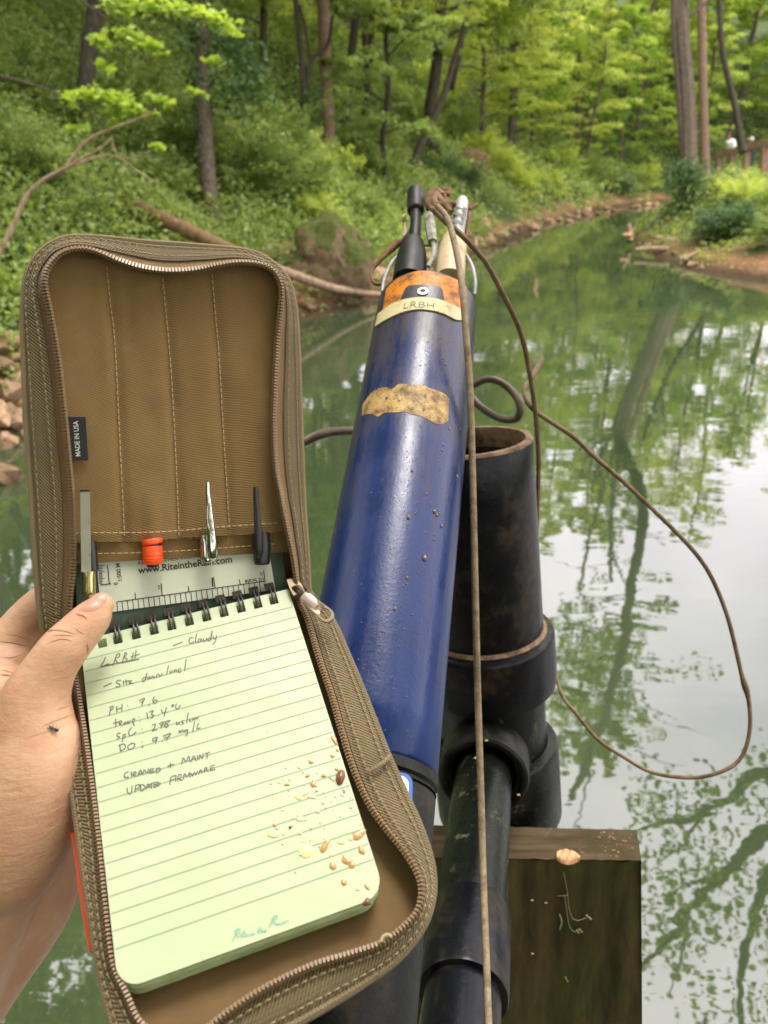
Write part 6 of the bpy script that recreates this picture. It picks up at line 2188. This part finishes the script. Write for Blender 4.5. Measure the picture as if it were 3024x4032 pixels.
# ------------------------------------------------------------------ splashes on the page
def blob(mb, cx_, cy__, rx, ry, rot, hgt, seed=0):
    c = PG.hit(cx_, cy__)
    r_ = random.Random(seed)
    w = [r_.uniform(-.26, .26) for _ in range(3)]
    rows = []
    d = (c - EYEP) @ AF / F
    for k in range(6):
        f = k / 5
        ring = []
        for i in range(16):
            a = i / 16 * 2 * math.pi
            q = 1 + w[0] * math.sin(2 * a + seed) + w[1] * math.sin(3 * a + 1) + w[2] * math.cos(a)
            x, y = rx * d * q * math.cos(a) * math.cos(f * math.pi / 2), ry * d * q * math.sin(a) * math.cos(f * math.pi / 2)
            ring.append(c + PG.u * (x * math.cos(rot) - y * math.sin(rot)) + PG.v * (x * math.sin(rot) + y * math.cos(rot)) + PG.n * (0.00012 + hgt * math.sin(f * math.pi / 2)))
        rows.append(ring)
    mb.grid(np.array(rows), close_u=True)
    mb.f.append(tuple(range(len(mb.v) - 16, len(mb.v))))


DG = 'muddy splashes on the notebook page'
MUD = []
for i, (x, y, rx, ry, rot) in enumerate([(1025, 35, 22, 46, .35), (1005, 190, 22, 14, 0), (800, 250, 22, 14, -.5), (768, 378, 26, 14, .1), (923, 378, 24, 16, 0), (818, 463, 34, 22, .4), (932, 1065, 72, 24, .55), (1285, 1100, 30, 38, 0), (1160, 1205, 74, 26, -.75), (1200, 1240, 34, 30, 0),
                                         (1008, 1252, 34, 34, 0), (1112, 1414, 26, 28, 0), (1340, 1456, 16, 30, .3), (1250, 955, 84, 34, .3), (446, 858, 20, 13, .2), (565, 466, 24, 12, 0), (560, 1352, 0, 0, 0), (1052, 135, 14, 14, 0), (1048, 318, 16, 14, 0), (1118, 528, 14, 18, 0)]):
    if rx == 0: continue
    q = zc((x, y))[0]
    mb = MB(); blob(mb, q[0], q[1], rx * .4068, ry * .4068 * 1.15, rot, 0.0004, i)
    MUD.append((single('mud_drop', mb, MT['mud'], 'orange-brown muddy water drop on the page', 'drop', DG), q[0], 'orange muddy drop ' + ('high up along the page edge' if y < 340 else 'in the middle of the page splashes' if y < 900 else 'in the lowest cluster on the page')))
number_labels(MUD)
q = zc((1085, 395))[0]
mb = MB(); blob(mb, q[0], q[1], 19, 30, -.25, 0.002, 3); single('mud_clot', mb, MT['mud_dark'], 'dark brown oblong clot of mud near the right edge of the page', 'mud')
q = zc((1340, 1605))[0]
mb = MB(); blob(mb, q[0], q[1], 15, 15, 0, 0.0013, 4); single('mud_clot', mb, MT['mud_dark'], 'brown round mud drop at the lower right corner of the page', 'mud')
q = zc((596, 880))[0]
mb = MB(); blob(mb, q[0], q[1], 7, 5, 0, 0.0008, 5); single('mud_clot', mb, MT['mud_dark'], 'tiny dark brown dot in the middle of the page splashes', 'mud')
mb = MB()
for i, (x, y, rx, ry, rot) in enumerate([(690, 575, 44, 30, .3), (745, 550, 44, 18, .2), (815, 580, 46, 24, -.3), (760, 1110, 62, 72, 0), (690, 800, 46, 24, -.3), (445, 945, 66, 32, -.3), (1090, 1018, 30, 34, 0), (1195, 980, 36, 22, .4), (488, 442, 18, 14, 0), (1256, 1476, 18, 18, 0), (720, 345, 14, 10, 0), (413, 455, 14, 10, 0)]):
    q = zc((x, y))[0]
    blob(mb, q[0], q[1], rx * .4068, ry * .4068, rot, 0.0003, i + 40)
single('pale_stains', mb, MT['stain'], kind='stuff')
mb = MB()
rr_ = random.Random(3)
for i in range(70):
    x, y = rr_.gauss(900, 260), rr_.gauss(620, 300)
    if x > 1000 + (y * .33) or x < 300: continue
    q = zc((x, y))[0]
    r_ = rr_.choice([3, 3, 4, 5, 9]) * .4068 * 1.6
    blob(mb, q[0], q[1], r_, r_, 0, 0.0004, i + 80)
single('water_droplets', mb, MT['drop'], kind='stuff')

# ------------------------------------------------------------------ pens in the slots
def up_tube(mb, pts, hw, offs, n=20, sides=12, ell=None):
    q = np.array([UPc.hit(x, y, o_) for (x, y), o_ in zip(pts, offs)])
    hw = np.full(len(pts), hw, float) if np.isscalar(hw) else np.array(hw, float)
    r = hw * np.array([(p - EYEP) @ AF for p in q]) / F
    s = smooth(np.hstack([q, r[:, None]]), n)
    if ell: mb.tube(s[:, :3], s[:, 3], sides, True, ell, UPc.n)
    else: mb.tube(s[:, :3], s[:, 3], sides)


def clip_plate(mb, quad, off0, off1, th=0.0012):
    p = [UPc.hit(*quad[0], off0), UPc.hit(*quad[1], off0), UPc.hit(*quad[2], off1), UPc.hit(*quad[3], off1)]
    mb.prism(p[::-1], UPc.n, th)


o = thing('metal_pen', 'silver pen with a long flat brushed clip at the left slot', 'pen', UPc.hit(345, 2250, 0.003))
mb = MB(); clip_plate(mb, [(317, 1938), (355, 1936), (360, 2252), (321, 2252)], 0.0105, 0.0125, 0.0010); cp_ = part('clip', mb, MT['metal'], o, sm=False)
mb = MB(); clip_plate(mb, [(316, 1930), (354, 1928), (355, 1940), (317, 1942)], 0.0085, 0.0112, 0.0008); part('clip_end', mb, MT['chrome'], cp_, sm=False)
mb = MB(); up_tube(mb, [(352, 2136), (354, 2160), (358, 2200), (362, 2250)], 26, [0.0042, 0.0048, 0.0058, 0.0065], 20, 20); part('barrel', mb, MT['black_plastic'], o)
mb = MB(); up_tube(mb, [(349, 2244), (350, 2252), (351, 2300), (351, 2338), (351, 2342)], [20, 25, 25, 24, 18], [0.0066, 0.0066, 0.0068, 0.007, 0.007], 24, 20); part('end_cap', mb, MT['brass'], o)
o = thing('orange_marker', 'orange marker with ribbed end poking out of the second slot', 'marker', UPc.hit(602, 2180, 0.003))
mb = MB(); up_tube(mb, [(598, 2124), (599, 2130), (599, 2136), (600, 2142)], [38, 40, 40, 38], [0.0013, 0.0014, 0.0015, 0.0015], 20, 20); part('barrel', mb, MT['orange'], o)
mb = MB(); up_tube(mb, [(600, 2140), (600, 2150)], 34, [0.0015, 0.0015], 6, 20); part('ring', mb, MT['black_plastic'], o)
mb = MB()
prof = [(2149, 36), (2151, 39), (2186, 40), (2188, 37), (2190, 40), (2199, 40), (2201, 37), (2203, 40), (2214, 39), (2222, 34)]
q = [UPc.hit(600 + (y - 2150) * 0.03, y, 0.0016) for y, h in prof]
mb.tube(np.array(q), np.array([h * 0.372 / F for y, h in prof]), 20); part('ribbed_cap', mb, MT['orange'], o)
mb = MB(); up_tube(mb, [(602, 2220), (603, 2232)], [26, 22], [0.0016, 0.0016], 6, 16); part('tip', mb, MT['black_plastic'], o)
o = thing('chrome_pen', 'polished chrome pen with a tapering engraved clip in the third slot', 'pen', UPc.hit(822, 2200, 0.003))
mb = MB(); up_tube(mb, [(815, 2108), (816, 2125), (817, 2150), (819, 2200), (819, 2212)], [30, 31, 31, 31, 27], [0.0013, 0.0015, 0.0018, 0.0022, 0.0022], 24, 24); part('barrel', mb, MT['chrome'], o)
mb = MB(); up_tube(mb, [(817, 1898), (818, 1912), (822, 1990), (829, 2080), (836, 2150), (838, 2195), (836, 2206)], [6, 8, 11, 15, 19, 19, 14], [0.0085, 0.0082, 0.0072, 0.0078, 0.0072, 0.0062, 0.0055], 30, 14, 0.5); cl_ = part('clip', mb, MT['chrome'], o)
CP = Plane(UPc.hit(828, 2000, 0.0092), UPc.hit(840, 2000, 0.0092), UPc.hit(838, 2140, 0.0095))
mb = MB(); text_on(mb, CP, 'ZEBRA', (825, 2040), (834, 2140), 0.0004, 0.0, 0.5); part('engraving', mb, MT['metal'], cl_)
o = thing('black_pen', 'matte black pen with a slim clip in the rightmost slot', 'pen', UPc.hit(1030, 2200, 0.003))
mb = MB(); up_tube(mb, [(1027, 2098), (1028, 2110), (1029, 2130), (1031, 2160), (1031, 2212), (1031, 2222)], [33, 34, 35, 35, 31, 28], [0.0013, 0.0015, 0.0018, 0.0022, 0.0024, 0.0024], 26, 22); part('barrel', mb, MT['black_plastic'], o)
mb = MB(); up_tube(mb, [(1006, 1916), (1007, 1926), (1010, 1990), (1014, 2060), (1018, 2120), (1020, 2180), (1019, 2196)], [8, 10, 12, 14, 16, 15, 9], [0.0085, 0.0083, 0.0076, 0.0082, 0.0082, 0.0072, 0.0065], 28, 12, 0.6); part('clip', mb, MT['black_plastic'], o)

# orange board edge that shows under the left side of the case
mb = MB()
pl_o = Plane(PG.at(0, 0, -0.0262), PG.at(0.1, 0, -0.0262), PG.at(0, -0.1, -0.0262))
mb.prism([pl_o.hit(x, y) for x, y in [(278, 3280), (290, 3330), (320, 3550), (354, 3748), (390, 3752), (700, 3700), (700, 3300)]][::-1], pl_o.n, 0.0022)
single('orange_board', mb, MT['orange'], 'orange-red thin board under the case, only its left edge showing', 'board', sm=False)
mb = MB(); mb.prism([pl_o.hit(x, y, -0.0006) for x, y in [(364, 3752), (372, 3770), (388, 3792), (460, 3770), (440, 3740)]][::-1], pl_o.n, 0.0024)
single('black_clip_end', mb, MT['black_plastic'], 'small black end piece just below the orange edge', 'clip', sm=False)

# ================================================================== THE HAND
def skin_body(chains, voxel=0.0013, smooth_it=8):
    """chains of (px, py, depth, half width in photo pixels) melted into one continuous skin"""
    mb = MB()
    for ch, ell in chains:
        q = np.array([P(x, y, d) for x, y, d, h in ch])
        r = np.array([h * d / F for x, y, d, h in ch])
        n = max(16, 8 * len(ch))
        s = smooth(np.hstack([q, r[:, None]]), n)
        mb.tube(s[:, :3], s[:, 3], 28, True, ell, AF)
        for e in (0, -1):
            fr_ = np.array([AX, AU, AF])
            mb.ball(s[e, :3], s[e, 3] * 0.995, 18, 12, (1, 1, ell if ell else 1), fr_)
    base = np.array([-0.2, 0.25, EYE - 0.25])
    me = mesh_from(mb, 'body', base)
    ob = bpy.data.objects.new('tmp_body', me); COL.objects.link(ob)
    md = ob.modifiers.new('r', 'REMESH'); md.mode = 'VOXEL'; md.voxel_size = voxel; md.use_smooth_shade = True
    sm_ = ob.modifiers.new('s', 'SMOOTH'); sm_.factor = 0.6; sm_.iterations = smooth_it
    dg = bpy.context.evaluated_depsgraph_get()
    out = bpy.data.meshes.new_from_object(ob.evaluated_get(dg))
    bpy.data.objects.remove(ob)
    return out, base


ch = [
 # thumb from its tip over the page to the wrist side
 ([(399, 2382, .3500, 52), (378, 2412, .3485, 70), (345, 2452, .3465, 80), (300, 2500, .3440, 87), (262, 2542, .3420, 95), (222, 2592, .3405, 99), (180, 2665, .3400, 112), (146, 2745, .3400, 138), (132, 2830, .3400, 160), (133, 2920, .3400, 186), (124, 3030, .3390, 208), (106, 3140, .3390, 220), (68, 3260, .3390, 222), (20, 3370, .3400, 220)], 0.82),
 # heel of the palm and wrist, lying farther back
 ([(20, 3230, .362, 210), (110, 3420, .372, 195), (90, 3520, .374, 205), (20, 3640, .376, 205), (-90, 3790, .380, 210), (-240, 3990, .385, 230), (-380, 4200, .39, 250), (-640, 4600, .40, 265), (-1000, 5100, .41, 280)], 0.85),
 ([(40, 3160, .352, 220), (-60, 3400, .350, 250), (-180, 3680, .355, 260), (-330, 3980, .365, 270), (-640, 4500, .375, 280)], 0.9),
 # palm behind the thumb
 ([(-20, 2780, .378, 170), (-60, 2950, .376, 230), (-60, 3150, .372, 250), (-60, 3350, .37, 250)], 0.8),
 ([(20, 2640, .392, 110), (-60, 2760, .388, 170), (-140, 2900, .385, 200)], 0.9),
 # fingers closing round the back of the case
 ([(560, 2150, .405, 52), (460, 2180, .412, 60), (330, 2262, .414, 66), (218, 2344, .410, 72), (136, 2410, .406, 78), (60, 2505, .402, 90), (-20, 2620, .396, 110), (-90, 2740, .39, 130)], None),
 ([(640, 2380, .404, 54), (500, 2390, .414, 62), (340, 2420, .418, 68), (220, 2450, .414, 74), (120, 2520, .406, 82), (30, 2620, .398, 95), (-60, 2740, .392, 120)], None),
 ([(640, 2560, .396, 52), (500, 2590, .404, 60), (340, 2610, .408, 66), (210, 2640, .408, 74), (90, 2690, .402, 82), (-20, 2760, .395, 110)], None),
 ([(560, 2760, .386, 46), (440, 2780, .394, 54), (300, 2800, .398, 60), (180, 2820, .398, 66), (60, 2850, .394, 80), (-60, 2880, .388, 110)], None),
]
hand_me, hb = skin_body(ch)
hand_me.materials.append(MT['skin'])
hand = bpy.data.objects.new('person', None); COL.objects.link(hand); hand.location = tuple(hb); LOC['person'] = hb
LOC[hand.name] = hb
props(hand, 'bare left hand and wrist gripping the open case, thumb on the page', 'person')
body = bpy.data.objects.new('hand', hand_me); COL.objects.link(body); body.parent = hand; LOC[body.name] = hb
from mathutils.bvhtree import BVHTree
hv = [v.co.copy() for v in hand_me.vertices]
tree = BVHTree.FromPolygons(hv, [tuple(p.vertices) for p in hand_me.polygons])


def on_skin(px, py, off=0.0003):
    d = Vector(ray(px, py))
    loc, nrm, i, t = tree.ray_cast(Vector(EYEP - hb), d.normalized())
    if loc is None: return None
    return np.array(loc) + hb + np.array(nrm) * off


def skin_patch(mb, rows, off):
    g = []
    for r_ in rows:
        g.append([on_skin(x, y, o_) for (x, y), o_ in r_])
    if any(p is None for r_ in g for p in r_): return
    mb.grid(np.array(g), flip=True)


z3 = lambda x, y: np.array([x / 2.95, 2200 + y / 2.95])
# thumb nail: grid between its cuticle edge and free edge
na = [z3(*p) for p in [(905, 600), (960, 612), (1030, 618), (1090, 612), (1140, 590)]]
nb2 = [z3(*p) for p in [(1095, 425), (1140, 412), (1190, 408), (1228, 425), (1240, 470)]]
A_, B_ = smooth(na, 14), smooth(nb2, 14)
mb = MB()
rows = []
for j in range(9):
    f = j / 8
    rows.append([(tuple(A_[i] * (1 - f) + B_[i] * f), 0.0001 + 0.00055 * min(1, 4 * f) * math.sin(math.pi * (0.08 + 0.84 * i / 13)) ** 0.4) for i in range(14)])
skin_patch(mb, rows, 0)
if mb.v:
    part('thumbnail', mb, MT['nail'], body)
mb = MB()
for pts, w in [([(870, 640), (960, 655), (1000, 690), (1010, 720)], 7), ([(560, 860), (640, 830), (760, 840), (880, 880)], 5), ([(600, 900), (700, 885), (860, 895)], 4), ([(540, 850), (600, 830), (680, 820)], 5), ([(1010, 960), (1022, 1040), (1018, 1110)], 6), ([(870, 800), (930, 850), (980, 870)], 4),
               ([(560, 980), (720, 930), (850, 960)], 4), ([(0, 1345), (70, 1352), (130, 1356)], 8), ([(0, 1290), (90, 1310), (160, 1330)], 5), ([(0, 960), (150, 975), (300, 1010)], 5), ([(0, 1140), (120, 1150), (240, 1120)], 4), ([(60, 880), (200, 890), (330, 940)], 3),
               ([(480, 1950), (640, 1880), (800, 1820), (880, 1790)], 4), ([(300, 2080), (500, 2020), (700, 1960)], 3), ([(650, 1760), (740, 1720), (820, 1700)], 4)]:
    q = smooth([z3(*p) for p in pts], 16)
    s = [on_skin(x, y, 0.00004) for x, y in q]
    s = np.array([p for p in s if p is not None])
    if len(s) > 4:
        mb.tube(s, np.sin(np.linspace(0.1, 3.04, len(s))) * w * 0.00007, 5)
part('skin_creases', mb, MT['crease'], body, kind='stuff')

# fly resting on the base of the thumb
fl = on_skin(214, 2874, 0.0012)
fl2 = on_skin(192, 2862, 0.0012)
o = thing('fly', 'small dark fly resting on the base of the thumb', 'fly', fl)
dv = fl - fl2; dv /= np.linalg.norm(dv)
nn = -AF - dv * (-AF @ dv); nn /= np.linalg.norm(nn)
sdv = np.cross(dv, nn)
fr_ = np.array([dv, sdv, nn])
FS = 0.62
mb = MB(); mb.ball(fl, 0.0012 * FS, 8, 6, (1.2, 0.9, 0.9), fr_); mb.ball(fl - dv * 0.0024 * FS, 0.0013 * FS, 8, 6, (1.7, 0.8, 0.8), fr_)
for s in (-1, 1):
    for k in (-0.0015, -0.0003, 0.0009):
        mb.tube(np.array([fl + dv * k * FS, fl + (dv * k * 1.5 + sdv * s * 0.0016 + nn * 0.0002) * FS, fl + (dv * k * 2 + sdv * s * 0.0024 - nn * 0.001) * FS]), 0.00008, 4)
bdy = part('body', mb, MT['fly'], o)
mb = MB(); mb.ball(fl + dv * 0.0017 * FS, 0.0009 * FS, 8, 6, (0.8, 1.2, 1), fr_); part('head', mb, MT['fly'], o)
for s in (-1, 1):
    mb = MB(); a = fl + nn * 0.0008 * FS
    mb.add([a, a + FS * (-dv * 0.0022 + sdv * s * 0.0014), a + FS * (-dv * 0.0052 + sdv * s * 0.0016 + nn * 0.0003), a + FS * (-dv * 0.0056 + sdv * s * 0.0006 + nn * 0.0003)], [(0, 1, 2, 3)])
    part('wing', mb, MT['fly_wing'], o)
